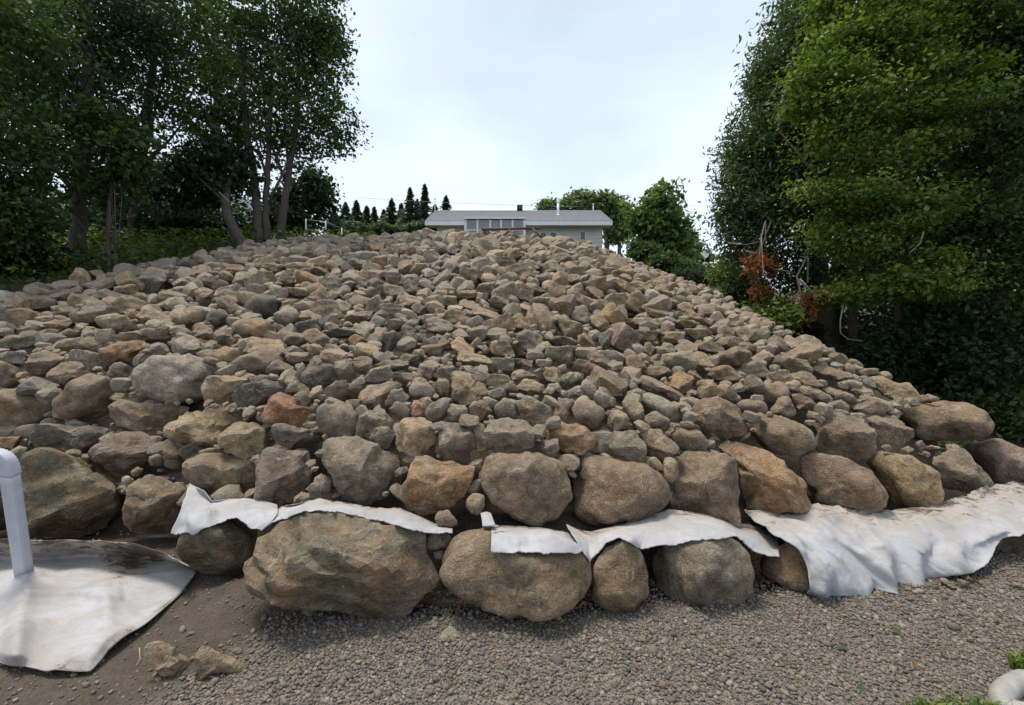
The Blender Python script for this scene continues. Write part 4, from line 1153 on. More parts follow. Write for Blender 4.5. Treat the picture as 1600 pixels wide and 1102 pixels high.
m = MB(); m.box(Vector((hx(807.8, 33.9), 33.65, hz(328, 33.9))) - HB, Vector((hx(816.5, 33.9), 34.2, hz(321.8, 33.9))) - HB); m.build('vent_hood', M_BLACK, ch)
vp = pipe(872, 342, 317, 3.6, 32.4, M_TRIM, 'flue_pipe', .11)
m = MB(); m.tube([Vector((hx(872, 32.4), 32.4, hz(340, 32.4))) - HB, Vector((hx(872, 32.4), 32.4, hz(335, 32.4))) - HB], [.2, .1], 12); m.build('flashing', M_TRIM, vp, True)
pipe(927, 340, 321, 1.8, 33.2, M_GALV, 'vent_pipe', .06)
pipe(679.5, 340, 312, 1.5, 33.6, M_GALV, 'service_mast', .05)
pipe(690, 336, 326, 1.8, 34, M_TRIM, 'vent_pipe')
# sunroom in front of the house
SY = 28.3
sr = empty('sunroom', (hx(776, SY), SY + 1, 7.4)); SB = Vector(sr.location)
def sb(name, a, b, mat, parent=sr):
    m = MB(); m.box(Vector(a) - SB, Vector(b) - SB); return m.build(name, mat, parent)
sx0, sx1, sz1, sz0 = hx(727.5, SY), hx(819, SY), hz(343, SY), hz(375, SY)
posts = [727.5, 746, 766, 783, 801, 819]
for p in posts: sb('post', (hx(p, SY) - .06, SY, sz0 - .9), (hx(p, SY) + .06, SY + .1, sz1), M_TRIM)
for a, b in zip(posts[:-1], posts[1:]):
    pn = sb('pane', (hx(a, SY) + .065, SY + .04, sz0), (hx(b, SY) - .065, SY + .055, sz1 - .02), M_SKYGLASS)
    sb('rail', (hx(a, SY) + .062, SY + .01, hz(359.5, SY) - .03), (hx(b, SY) - .062, SY + .036, hz(359.5, SY) + .03), M_TRIM, pn)
m = MB()
V = [(sx0 - .12, SY - .1, sz1 + .01), (sx1 + .12, SY - .1, sz1 + .01), (sx1 + .12, SY + 2.3, sz1 + .32), (sx0 - .12, SY + 2.3, sz1 + .32)]
m.add([Vector(v) - SB for v in V + [(a, b, c + .11) for a, b, c in V]], [(0,3,2,1),(4,5,6,7),(0,1,5,4),(1,2,6,5),(2,3,7,6),(3,0,4,7)])
m.build('roof', M_TRIM, sr)
sb('side_wall', (sx1 + .062, SY + .1, sz0 - .9), (sx1 + .10, SY + 2.2, sz1), M_TRIM)
sb('side_wall', (sx0 - .10, SY + .1, sz0 - .9), (sx0 - .062, SY + 2.2, sz1), M_TRIM)
sb('knee_wall', (sx0 + .065, SY + .02, sz0 - .9), (sx1 - .065, SY + .09, sz0 - .002), M_SIDING)
tag(hs, 'low white house with grey gable roof at the top of the slope', 'house')
tag(sr, 'white-framed glazed sunroom standing in front of the house', 'sunroom')
# brown log rail at the crest
lr = empty('log_rail', pix(798, 362, 12.0)); LB = Vector(lr.location)
m = MB(); m.tube([Vector(pix(752, 358.5, 11.9)) - LB, Vector(pix(800, 357.6, 11.9)) - LB, Vector(pix(845, 356.6, 11.9)) - LB], [.036, .038, .034], 10); m.build('rail', M_LOG, lr, True)
for a, b in (((785, 370, 11.75), (798, 357.5, 11.88)), ((846, 372, 11.75), (832, 356.6, 11.88)), ((756, 372, 11.95), (757, 358.5, 11.92))):
    m = MB(); m.tube([Vector(pix(*a)) - LB, Vector(pix(*b)) - LB], .026, 8); m.build('brace', M_LOG, lr, True)
tag(lr, 'dark brown log rail on braces along the crest before the sunroom', 'rail')
# overhead wire
m = MB(); w0, w1 = Vector(pix(560, 309, 36)), Vector(pix(1120, 321, 44))
m.tube([w0.lerp(w1, t / 20) - Vector((0, 0, 1.1 * (1 - (2 * t / 20 - 1) ** 2) * .35)) for t in range(21)], .012, 5)
tag(m.build('overhead_wire', plain('wire', (.25, .26, .28), .6), None), 'thin overhead wire crossing the sky above the house', 'wire')
# neighbour's house at the right with a satellite dish
NY = 27.0
nh = empty('neighbour_house', pix(1110, 430, NY + 2)); NB = Vector(nh.location)
M_NWALL = plain('cream_siding', (.50, .46, .33), .7, 0, 3, .1)
a = Vector(pix(1068, 417, NY)); b = Vector(pix(1120, 406, NY + 1.0)); c = Vector(pix(1190, 404, NY + 2))
m = MB()
V = [a, b, b + Vector((4, 1, 0)), a + Vector((4, 1, 0))]
V = [a, a + Vector((3.2, -.2, .1)), b + Vector((3.4, 1.8, .35)), b + Vector((0, 2, .05))]
m.add([v - NB for v in V] + [v - NB + Vector((0, 0, .14)) for v in V], [(0,3,2,1),(4,5,6,7),(0,1,5,4),(1,2,6,5),(2,3,7,6),(3,0,4,7)])
m.build('roof', plain('metal_roof', (.55, .56, .58), .45, 0, 3, .08), nh)
m = MB(); m.box(a + Vector((.5, .4, -2.6)) - NB, a + Vector((5, 4, -.02)) - NB); m.build('wall', M_NWALL, nh)
sd = empty('satellite_dish', pix(1101, 404, NY + .8)); DB = Vector(sd.location)
m = MB(); m.tube([(0, 0, -.12), (0, 0, .2)], .02, 6); m.build('mast', M_GALV, sd, True)
m = MB(); V = []; F = []
nr, na_ = 4, 16
for i in range(nr + 1):
    for k in range(na_):
        r = .24 * i / nr; t = 2 * math.pi * k / na_
        V.append((r * math.cos(t) - .02, -.05 - .25 * r * r * 3, .24 + r * math.sin(t)))
for i in range(nr):
    for k in range(na_): F.append((i * na_ + k, i * na_ + (k + 1) % na_, (i + 1) * na_ + (k + 1) % na_, (i + 1) * na_ + k))
m.add(V, F); m.build('dish', M_TRIM, sd, True).modifiers.new('t', 'SOLIDIFY').thickness = .01
m = MB(); m.tube([(0, -.03, .02), (-.02, -.3, .2)], .012, 6); m.build('feed_arm', M_GALV, sd, True)
tag(nh, 'small cream house with pale roof behind the hedge at the right', 'house')
tag(sd, 'white satellite dish on the small cream house', 'dish')
ut = empty('clothes_pole', pix(1051, 425, 25)); UB = Vector(ut.location)
m = MB(); m.tube([(0, 0, -.6), (0, 0, 1.0)], .035, 8); m.build('post', M_GALV, ut, True)
m = MB(); m.tube([(-.25, 0, .1), (0, 0, .32), (.4, 0, -.1)], .03, 6); m.build('brace', M_TRIM, ut, True)
tag(ut, 'thin pale post with slanting braces left of the cream house', 'post')
# pale building glimpsed through the left trees
bb = empty('pale_building', (hx(225, 24), 25, 6.6)); BB = Vector(bb.location)
M_BLUE = plain('pale_blue_siding', (.50, .58, .60), .7, 0, 3, .06)
m = MB(); m.box(Vector((-22.5, 24, 5)) - BB, Vector((-17.2, 30, 11.6)) - BB); wl = m.build('wall', M_BLUE, bb)
m = MB(); m.add([Vector(v) - BB for v in ((-23, 23.6, 11.6), (-16.7, 23.6, 11.6), (-16.7, 27, 13.6), (-23, 27, 13.6), (-23, 23.6, 11.75), (-16.7, 23.6, 11.75), (-16.7, 27, 13.75), (-23, 27, 13.75))], [(0,3,2,1),(4,5,6,7),(0,1,5,4),(1,2,6,5),(2,3,7,6),(3,0,4,7)])
m.build('roof', M_SHINGLE, bb)
for i in range(2):
    m = MB(); m.box(Vector((-21.8 + i * 2.4, 23.93, 8.6)) - BB, Vector((-20.7 + i * 2.4, 23.98, 10.2)) - BB); w_ = m.build('window', M_TRIM, bb)
    m = MB(); m.box(Vector((-21.7 + i * 2.4, 23.9, 8.7)) - BB, Vector((-20.8 + i * 2.4, 23.925, 10.1)) - BB); m.build('pane', M_GLASS, w_)
tag(bb, 'pale blue building half hidden behind the left trees', 'building')
# low pale shed wall seen under the left trees
sh = empty('garden_shed', pix(332, 380, 19)); S2 = Vector(sh.location)
m = MB(); m.box((-.65, 0, -.9), (.75, 1.4, .42)); m.build('wall', M_SIDING, sh)
m = MB(); m.box((-.8, -.12, .422), (.9, 1.5, .52)); m.build('roof', M_SHINGLE, sh)
tag(sh, 'small pale shed low behind the left tree trunks', 'shed')
# wire fence at the left of the crest
fe = empty('wire_fence', pix(505, 362, 15.5)); FB = Vector(fe.location)
tops = [pix(478, 342, 15.6), pix(509, 345, 15.5), pix(534, 356, 15.2)]
for t in tops:
    m = MB(); m.tube([Vector((t[0], t[1], t[2] - 1.3)) - FB, Vector(t) - FB], .022, 6); m.build('post', M_GALV, fe, True)
for k in range(3):
    m = MB(); m.tube([Vector((t[0], t[1], t[2] - .03 - k * .35)) - FB for t in tops], .006, 4); m.build('wire', M_GALV, fe, True)
tag(fe, 'thin wire fence with metal posts at the left of the crest', 'fence')
# ------------------------------------------------------------------ trees and plants
def leaves(centres, rads, n, size, g, asp=.62, up=.55, pal=None, droop=0.0, clump=.30, per=26, shell=.45, flat=.6):
    """leaf quads in clumps spread through ellipsoids; returns V, F, C"""
    centres = np.array(centres, float); rads = np.array(rads, float)
    vol = (rads.prod(1)) ** (2 / 3); pr = vol / vol.sum()
    nc = max(1, n // per)
    b = g.choice(len(centres), nc, p=pr)
    d = g.normal(size=(nc, 3)); d /= np.linalg.norm(d, axis=1)[:, None]
    rr = g.random(nc) ** shell
    cc = centres[b] + d * rads[b] * rr[:, None]
    cr = clump * g.uniform(.6, 1.35, nc)
    ci = np.repeat(np.arange(nc), per); m = len(ci)
    e = g.normal(size=(m, 3)) * np.array([1, 1, flat]) * .55
    P = cc[ci] + e * cr[ci][:, None]
    nrm = g.normal(size=(m, 3)) * .75 + np.array([0, 0, up]) + d[ci] * .35
    nrm /= np.linalg.norm(nrm, axis=1)[:, None]
    t = g.normal(size=(m, 3)) + d[ci] * .6 + np.array([0, 0, -droop])
    t -= nrm * (t * nrm).sum(1)[:, None]; t /= np.linalg.norm(t, axis=1)[:, None] + 1e-6
    s = np.cross(nrm, t)
    L_ = size * np.clip(np.exp(g.normal(0, .32, m)), .4, 1.9)[:, None]; W_ = L_ * asp
    V = np.stack([P - t * L_ * .5, P + s * W_ * .5 - nrm * L_ * .08, P + t * L_ * .5, P - s * W_ * .5 - nrm * L_ * .08], 1).reshape(-1, 3)
    F = np.arange(m * 4).reshape(m, 4)
    pal = np.array(pal); pc = pal[g.integers(0, len(pal), nc)] * g.uniform(.75, 1.25, (nc, 1))
    c = pc[ci] * g.uniform(.75, 1.3, (m, 1))
    C = np.concatenate([np.repeat(c[:, None], 4, 1), np.ones((m, 4, 1))], -1).reshape(-1, 4)
    return V, F, C
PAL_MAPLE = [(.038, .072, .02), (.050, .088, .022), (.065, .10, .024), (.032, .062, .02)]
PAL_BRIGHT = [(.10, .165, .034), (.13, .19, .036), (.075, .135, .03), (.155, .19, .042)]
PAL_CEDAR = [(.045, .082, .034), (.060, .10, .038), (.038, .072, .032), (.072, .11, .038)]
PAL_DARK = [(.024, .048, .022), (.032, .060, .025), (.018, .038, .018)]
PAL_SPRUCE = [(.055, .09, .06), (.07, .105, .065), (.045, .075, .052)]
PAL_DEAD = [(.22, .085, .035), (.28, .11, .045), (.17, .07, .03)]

def gz(px, Y):
    return float(T((px - 800) / FPX * Y, Y))
def tree(name, label, cat, stems, blobs, n, size, pal, seed, group=None, mat=None, trunk_mat=None, per=26, clump=.3, asp=.62, droop=0.0, limbs=True, deep=1.0, flat=.6, up=.55, leafmat=None):
    """stems: [[(px, py, Y, radius m)...]]; blobs: [(px, py, Y, rx px, ry px)]"""
    g = np.random.default_rng(seed)
    base = Vector(pix(*stems[0][0][:3])) if stems else Vector(pix(*blobs[0][:3]))
    root = empty(name, base)
    cs, rs = [], []
    for px, py, Y, rx, ry in blobs:
        cs.append(np.array(pix(px, py, Y)) - np.array(base))
        a, b = rx / FPX * Y, ry / FPX * Y
        rs.append((a, (a * .5 + b * .5) * deep, b))
    for st in stems:
        m = MB(); pts = [Vector(pix(*s[:3])) - base for s in st]; rad = [s[3] for s in st]
        fine, fr = [], []
        for i in range(len(pts) - 1):
            for k in range(5):
                f = k / 5; q = pts[i].lerp(pts[i + 1], f)
                w = rad[i] * .35
                fine.append(q + Vector((g.normal() * w * .35, g.normal() * w * .35, 0)) * (1 if (i or k) else 0)); fr.append(rad[i] * (1 - f) + rad[i + 1] * f)
        fine.append(pts[-1]); fr.append(rad[-1])
        fine.insert(0, fine[0] - Vector((0, 0, .5))); fr.insert(0, fr[0] * 1.25)
        m.tube(fine, fr, 10)
        if limbs:
            for _ in range(min(9, len(cs) * 2)):
                k = int(g.integers(len(fine) // 3, len(fine) - 1)); c = Vector(cs[int(g.integers(0, len(cs)))] + g.normal(size=3) * .3)
                s = fine[k]
                if (c - s).length > 4: c = s + (c - s).normalized() * 4
                mid = s.lerp(c, .5) + Vector((0, 0, -.12 * (c - s).length * .5))
                m.tube([s, s.lerp(mid, .6), mid, c], [fr[k] * .5, fr[k] * .36, fr[k] * .26, .012], 6)
        m.build('trunk', trunk_mat or M_BARK, root, True)
    V, F, C = leaves(cs, rs, n, size, g, asp, up, pal, droop, clump, per, .45, flat)
    link('crown', mesh_np('crown', V, F, leafmat or M_LEAF, False, C), root)
    tag(root, label, cat, group)
    return root

# ---- left wood
tree('tree', 'multi-stemmed tree with pale trunks and broad crown left of the crest', 'tree',
     [[(405, 384, 12.4, .13), (402, 330, 12.4, .11), (396, 270, 12.4, .09), (380, 160, 12.4, .08), (370, 20, 12.4, .04)],
      [(418, 384, 12.5, .10), (415, 310, 12.5, .08), (420, 240, 12.5, .07), (425, 100, 12.5, .04)],
      [(436, 376, 12.7, .115), (446, 310, 12.7, .095), (460, 215, 12.7, .075), (466, 120, 12.7, .06), (470, -20, 12.7, .03)]],
     [(420, 150, 12.6, 100, 90), (500, 110, 12.6, 50, 80), (470, 20, 12.7, 75, 80), (525, 205, 12.6, 42, 48), (380, 40, 12.3, 80, 80), (430, -80, 12.4, 110, 60), (460, 230, 12.9, 50, 40), (345, 190, 12.4, 55, 60), (505, 60, 12.5, 40, 60)],
     29000, .10, PAL_MAPLE, 1, 'trees of the left wood', trunk_mat=M_BARKL, clump=.30)
tree('tree', 'curved bare-trunked tree leaning left at the rock edge', 'tree',
     [[(383, 388, 11.6, .13), (368, 362, 11.6, .12), (354, 335, 11.6, .11), (352, 310, 11.6, .10), (358, 285, 11.7, .05), (372, 255, 11.8, .03)]],
     [(330, 270, 11.8, 55, 45), (290, 300, 11.8, 60, 35), (370, 260, 12.2, 40, 40)], 5000, .13, PAL_DARK, 2, 'trees of the left wood', trunk_mat=M_BARKL)
tree('tree', 'tall dark tree with a thick trunk at the far left', 'tree',
     [[(125, 425, 10.5, .17), (122, 330, 10.5, .15), (130, 220, 10.5, .16), (140, 60, 10.5, .1), (150, -150, 10.5, .04)]],
     [(130, 60, 10.5, 120, 90), (40, 120, 10.3, 90, 90), (170, 180, 10.5, 90, 60), (90, -60, 10.5, 160, 80), (60, 220, 10.2, 80, 60), (200, 30, 10.8, 80, 80)],
     22000, .095, PAL_DARK, 3, 'trees of the left wood', clump=.36)
tree('tree', 'dark tree with a right-leaning trunk left of the pale building', 'tree',
     [[(205, 410, 13, .16), (212, 320, 13, .14), (226, 220, 13, .12), (240, 100, 13, .09), (255, -60, 13, .05)]],
     [(240, 80, 13, 90, 80), (200, 140, 13, 70, 60), (300, 60, 13.2, 70, 90), (270, -60, 13, 120, 70), (180, 300, 13.3, 60, 36), (290, 170, 13.2, 45, 40)],
     16000, .10, PAL_MAPLE, 4, 'trees of the left wood', clump=.36)
tree('tree', 'slender young tree in front of the thick dark trunk', 'tree',
     [[(172, 425, 9.6, .045), (168, 370, 9.6, .04), (174, 290, 9.6, .035), (180, 180, 9.6, .02)], [(178, 425, 9.6, .03), (182, 400, 9.6, .028), (176, 370, 9.6, .02)]],
     [(180, 220, 9.6, 45, 60), (150, 290, 9.6, 45, 35), (205, 270, 9.7, 30, 30)], 3500, .12, PAL_MAPLE, 5, 'trees of the left wood')
tree('tree', 'leafy tree filling the left frame edge', 'tree',
     [[(-60, 470, 8.2, .16), (-55, 300, 8.2, .13), (-40, 60, 8.2, .08)]],
     [(-30, 200, 8.2, 110, 120), (10, 40, 8.3, 100, 100), (-60, 330, 8.2, 110, 70), (10, 330, 8.4, 60, 60), (20, 240, 8.2, 50, 50)],
     20000, .085, PAL_MAPLE, 6, 'trees of the left wood', clump=.32)
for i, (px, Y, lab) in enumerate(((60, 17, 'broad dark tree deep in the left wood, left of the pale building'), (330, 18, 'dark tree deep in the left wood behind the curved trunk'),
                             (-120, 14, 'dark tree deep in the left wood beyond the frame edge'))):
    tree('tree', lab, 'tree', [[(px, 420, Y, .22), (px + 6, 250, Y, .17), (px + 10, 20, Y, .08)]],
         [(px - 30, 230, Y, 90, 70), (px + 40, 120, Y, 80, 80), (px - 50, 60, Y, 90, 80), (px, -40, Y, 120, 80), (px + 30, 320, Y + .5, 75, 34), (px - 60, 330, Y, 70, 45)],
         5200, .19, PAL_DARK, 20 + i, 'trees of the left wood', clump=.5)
tree('bushy_tree', 'low bushy tree beside the fence left of the crest', 'tree',
     [[(470, 372, 17, .1), (472, 320, 17, .07), (474, 280, 17, .04)]], [(470, 310, 17, 34, 36), (500, 330, 17.5, 28, 30), (440, 320, 17.2, 30, 30), (485, 285, 17.2, 24, 24), (505, 300, 18, 16, 18)],
     5000, .15, PAL_DARK, 31, 'trees of the left wood', clump=.34)
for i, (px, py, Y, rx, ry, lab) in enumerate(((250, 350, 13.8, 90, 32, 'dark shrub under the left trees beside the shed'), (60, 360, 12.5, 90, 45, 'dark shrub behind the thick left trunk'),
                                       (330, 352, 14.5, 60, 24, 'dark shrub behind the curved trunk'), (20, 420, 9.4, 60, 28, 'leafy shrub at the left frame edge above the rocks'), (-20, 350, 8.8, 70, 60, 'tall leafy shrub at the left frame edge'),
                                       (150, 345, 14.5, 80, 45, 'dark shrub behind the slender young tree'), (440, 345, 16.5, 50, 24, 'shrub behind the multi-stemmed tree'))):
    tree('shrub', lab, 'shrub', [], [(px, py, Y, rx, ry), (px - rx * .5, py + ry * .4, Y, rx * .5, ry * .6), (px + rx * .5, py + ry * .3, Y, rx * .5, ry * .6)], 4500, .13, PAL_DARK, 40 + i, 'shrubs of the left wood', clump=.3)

# ---- right wood
tree('cedar_tree', 'tall dark cedar forming the left edge of the right wood', 'tree',
     [[(1282, 560, 9.4, .17), (1280, 400, 9.4, .15), (1275, 200, 9.4, .1), (1268, 0, 9.4, .05)]],
     [(1235, 110, 9.4, 62, 85), (1200, 220, 9.4, 68, 70), (1175, 310, 9.4, 62, 60), (1260, 30, 9.4, 55, 60), (1262, 200, 9.3, 90, 100), (1165, 380, 9.4, 42, 45), (1240, 330, 9.3, 80, 80), (1290, -50, 9.4, 70, 60), (1150, 255, 9.5, 26, 36), (1192, 130, 9.4, 26, 45), (1240, 420, 9.5, 60, 40), (1138, 330, 9.4, 22, 40)],
     56000, .10, PAL_CEDAR, 50, 'trees of the right wood', asp=.34, droop=.5, clump=.26, per=30, flat=1.0, up=.2)
tree('maple_tree', 'bright green maple leaning out in front of the cedar', 'tree',
     [[(1402, 600, 8.4, .07), (1408, 400, 8.3, .06), (1425, 200, 7.9, .05), (1440, 0, 7.6, .03)]],
     [(1330, 60, 7.4, 60, 40), (1300, 130, 7.3, 55, 34), (1350, 170, 7.2, 70, 40), (1390, 60, 7.3, 80, 60), (1290, 215, 7.4, 45, 30), (1370, 250, 7.2, 70, 36), (1330, 300, 7.3, 70, 34), (1420, 330, 7.2, 60, 40), (1460, 160, 7.2, 80, 70), (1480, 20, 7.3, 90, 60), (1360, 380, 7.4, 50, 34), (1310, 10, 7.6, 40, 34), (1400, -50, 7.4, 110, 60), (1300, 360, 7.6, 40, 30), (1265, 170, 7.6, 30, 28), (1385, 450, 7.5, 60, 34), (1450, 430, 7.3, 60, 40), (1340, 450, 7.7, 36, 26)],
     64000, .066, PAL_BRIGHT, 51, 'trees of the right wood', clump=.34, per=90, flat=.26, up=1.1)
tree('tree', 'dark tree filling the right frame edge', 'tree',
     [[(1560, 660, 7.6, .16), (1555, 450, 7.6, .13), (1560, 200, 7.6, .1), (1575, -50, 7.6, .06)]],
     [(1560, 80, 7.5, 90, 80), (1580, 220, 7.4, 80, 80), (1530, 330, 7.5, 80, 70), (1600, 380, 7.3, 80, 80), (1640, 100, 7.4, 90, 120), (1510, 440, 7.7, 80, 60), (1600, 500, 7.4, 80, 50), (1570, -60, 7.5, 120, 70)],
     42000, .075, PAL_MAPLE, 52, 'trees of the right wood', clump=.28)
tree('cedar_tree', 'dark cedar with bare lower trunk behind the maple', 'tree',
     [[(1300, 560, 10.2, .13), (1306, 440, 10.2, .11), (1320, 200, 10.2, .07)], [(1330, 570, 9.0, .09), (1333, 440, 9.0, .07), (1340, 250, 9, .04)]],
     [(1330, 330, 10.3, 80, 90), (1380, 440, 9.6, 70, 60), (1400, 240, 10.4, 90, 100), (1450, 350, 10, 90, 90), (1340, 120, 10.5, 80, 100), (1430, 500, 9.5, 60, 45), (1300, 440, 10, 40, 34), (1420, 80, 10.5, 90, 110)],
     30000, .14, PAL_CEDAR, 53, 'trees of the right wood', asp=.36, droop=.5, clump=.3, per=30, flat=1.0, up=.2)
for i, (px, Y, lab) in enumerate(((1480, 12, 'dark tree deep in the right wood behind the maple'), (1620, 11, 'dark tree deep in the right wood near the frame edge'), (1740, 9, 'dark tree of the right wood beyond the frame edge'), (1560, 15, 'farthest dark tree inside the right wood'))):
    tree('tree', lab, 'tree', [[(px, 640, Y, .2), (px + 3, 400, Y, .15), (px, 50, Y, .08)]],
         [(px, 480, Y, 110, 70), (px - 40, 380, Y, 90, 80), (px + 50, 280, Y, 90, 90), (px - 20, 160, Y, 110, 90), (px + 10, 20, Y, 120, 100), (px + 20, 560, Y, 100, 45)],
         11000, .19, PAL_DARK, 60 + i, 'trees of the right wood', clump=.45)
for i, (px, py, Y, rx, ry, pal, lab) in enumerate((
    (1206, 492, 8.6, 34, 26, PAL_BRIGHT, 'bright green bush at the rock edge below the orange fronds'), (1160, 455, 9.6, 36, 26, PAL_MAPLE, 'yellow-green bush at the foot of the cedar'),
    (1085, 432, 16, 36, 17, PAL_DARK, 'dark hedge below the cream house'), (1135, 425, 11.5, 26, 26, PAL_BRIGHT, 'yellowish bush left of the orange fronds'),
    (1560, 625, 7.2, 70, 24, PAL_MAPLE, 'low leafy plants above the long boulder'), (1500, 600, 8.0, 60, 22, PAL_DARK, 'dark low shrub behind the long boulder'),
    (1620, 660, 6.6, 40, 16, PAL_MAPLE, 'low leafy plants at the right frame edge'), (1405, 545, 8.0, 70, 40, PAL_DARK, 'dark low shrub under the maple'), (1560, 560, 7.2, 80, 45, PAL_DARK, 'dark shrub before the trunk at the right frame edge'), (1480, 520, 7.8, 60, 44, PAL_DARK, 'dark shrub right of the maple stem'), (1330, 520, 10.5, 50, 40, PAL_DARK, 'dark shrub behind the twin trunks'),
    (1250, 515, 9.6, 34, 28, PAL_DARK, 'dark shrub between bright bush and trunk'))):
    tree('bush', lab, 'bush', [], [(px, py, Y, rx, ry), (px - rx * .5, py + ry * .4, Y, rx * .5, ry * .6), (px + rx * .5, py + ry * .3, Y - .2, rx * .5, ry * .6)], 3200, .085, pal, 70 + i, 'bushes of the right wood', clump=.2)
# dead orange cedar fronds on bare branches
for i, (br, bl, lab) in enumerate((
    ([(1196, 345, 8.6, .012), (1190, 370, 8.6, .018), (1186, 410, 8.6, .018), (1184, 440, 8.6, .012)], [(1193, 418, 8.6, 23, 14), (1182, 412, 8.6, 14, 12), (1188, 460, 8.6, 13, 14)], 'orange dead fronds hanging on a bare branch, upper left clump'),
    ([(1262, 400, 8.4, .014), (1245, 432, 8.4, .014), (1250, 455, 8.4, .02), (1255, 480, 8.4, .015)], [(1272, 470, 8.4, 16, 14), (1255, 490, 8.4, 12, 13), (1228, 473, 8.5, 8, 8)], 'orange dead fronds hanging on a bare branch, lower right clump'))):
    tree('dead_branch', lab, 'branch', [br], bl, 1500, .09, PAL_DEAD, 90 + i, 'dead cedar branches', asp=.3, droop=1.0, clump=.13, limbs=True, trunk_mat=M_GREYTWIG, leafmat=M_DEADLEAF, flat=1.0, up=.1)
def twig(label, pts, r):
    m = MB(); m.tube([pix(*p) for p in pts], [r * (1 - .6 * k / (len(pts) - 1)) for k in range(len(pts))], 6)
    tag(m.build('bare_twig', M_GREYTWIG, None, True), label, 'twig', 'bare twigs of the right wood')
twig('pale twig hooking down in front of the dark trunks', [(1318, 475, 7.6), (1313, 500, 7.6), (1313, 520, 7.6), (1324, 530, 7.6), (1348, 533, 7.5)], .012)
twig('long pale twig above the hooked one', [(1250, 436, 7.9), (1262, 448, 7.8), (1270, 456, 7.8), (1275, 470, 7.8)], .01)
twig('pale snapped twig high under the maple', [(1443, 362, 6.9), (1438, 380, 6.9), (1425, 392, 6.9), (1420, 396, 6.9)], .014)
twig('bare fork left of the orange fronds', [(1165, 392, 8.8), (1180, 396, 8.7), (1190, 385, 8.6), (1205, 345, 8.6), (1212, 356, 8.6)], .016)
twig('long dead twig slanting across the multi-stemmed trunks', [(342, 300, 11.0), (358, 315, 11.0), (374, 320, 11.0), (392, 332, 11.0)], .014)
# cut stump with pale face
m = MB(); c = Vector(pix(1328, 572, 6.6)); m.tube([c + Vector((0, 0, -.4)), c, c + Vector((.01, 0, .08))], [.05, .045, .042], 10)
tag(m.build('cut_stump', M_CUTWOOD, None, True), 'pale freshly cut stump at the right edge of the rocks', 'stump')

# ---- trees behind the house
def spruce(px, top, bot, Y, w, seed, lab):
    g = np.random.default_rng(seed)
    base = Vector(pix(px, bot, Y)); root = empty('spruce_tree', base)
    h = (bot - top) / FPX * Y + 1.5; base_z = -1.5
    m = MB(); m.tube([(0, 0, base_z), (0, 0, h + base_z)], [.14, .01], 7); m.build('trunk', M_BARK, root, True)
    n = 3600; t = g.random(n) ** .75; R0 = w * 2.6 / FPX * Y
    nb_ = g.integers(0, 60, n); lev = (nb_ / 60) ** 1.1 + g.normal(0, .012, n)
    a = nb_ * 2.4 + g.integers(0, 3, n) * 2.1 + g.normal(0, .3, n)
    lev = np.clip(lev, 0, 1); rr = R0 * (1 - lev) * g.random(n) ** .7 * (.75 + .4 * np.sin(nb_ * 1.7 + seed)) + .03
    P = np.stack([np.cos(a) * rr, np.sin(a) * rr, base_z + h * lev - rr * .28 + g.normal(0, .05, n)], 1)
    out = np.stack([np.cos(a), np.sin(a), -.35 + 0 * a], 1); nn = np.array([0, 0, 1.0]) + g.normal(0, .4, (n, 3))
    s = np.cross(nn, out); s /= np.linalg.norm(s, axis=1)[:, None]
    Ls = .30 * g.uniform(.6, 1.3, n)[:, None]
    V = np.stack([P - out * Ls * .5, P + s * Ls * .22 - np.array([0, 0, .03]), P + out * Ls * .6, P - s * Ls * .22 - np.array([0, 0, .03])], 1).reshape(-1, 3)
    c = np.array(PAL_SPRUCE)[g.integers(0, 3, n)] * g.uniform(.7, 1.3, (n, 1))
    C = np.concatenate([np.repeat(c[:, None], 4, 1), np.ones((n, 4, 1))], -1).reshape(-1, 4)
    link('crown', mesh_np('crown', V, np.arange(n * 4).reshape(n, 4), M_LEAF, False, C), root)
    tag(root, lab, 'tree', 'spruces left of the house')
for i, a in enumerate(((540, 318, 368, 34, 17, 'dark spruce leftmost of the row left of the house'), (557, 314, 368, 36, 15, 'dark spruce second from the left in the row'), (585, 325, 366, 42, 9, 'smallest spruce of the row left of the house'),
                       (612, 311, 366, 40, 17, 'spruce in the middle of the row left of the house'), (641, 294, 366, 38, 16, 'tall spruce left of the tallest one'), (664, 289, 366, 38, 12, 'tallest slender spruce beside the house roof'),
                       (697, 306, 350, 44, 13, 'spruce standing behind the left end of the roof'), (522, 330, 366, 32, 16, 'spruce touching the left wood'), (573, 322, 368, 41, 12, 'soft spruce right of the second one from the left'), (600, 328, 366, 44, 11, 'low spruce left of the middle one'), (627, 318, 366, 42, 11, 'spruce between the middle one and the tall pair'), (652, 312, 366, 43, 11, 'spruce half hidden between the two tall ones'), (680, 320, 352, 43, 11, 'spruce behind the mast at the left end of the roof'))):
    spruce(*a[:5], 200 + i, a[5])
tree('tree', 'round leafy tree right of the house', 'tree', [[(1036, 430, 26, .16), (1034, 370, 26, .12), (1032, 310, 26, .06)]],
     [(1030, 325, 26, 34, 34), (1050, 360, 26, 34, 34), (1010, 370, 26, 26, 30), (1040, 300, 26, 22, 16), (1065, 385, 26.5, 22, 26), (1000, 345, 26, 18, 22), (1030, 395, 26, 38, 20)],
     9000, .26, [(.09, .15, .045), (.115, .165, .05), (.07, .12, .042)], 110, 'trees behind the house', clump=.5)
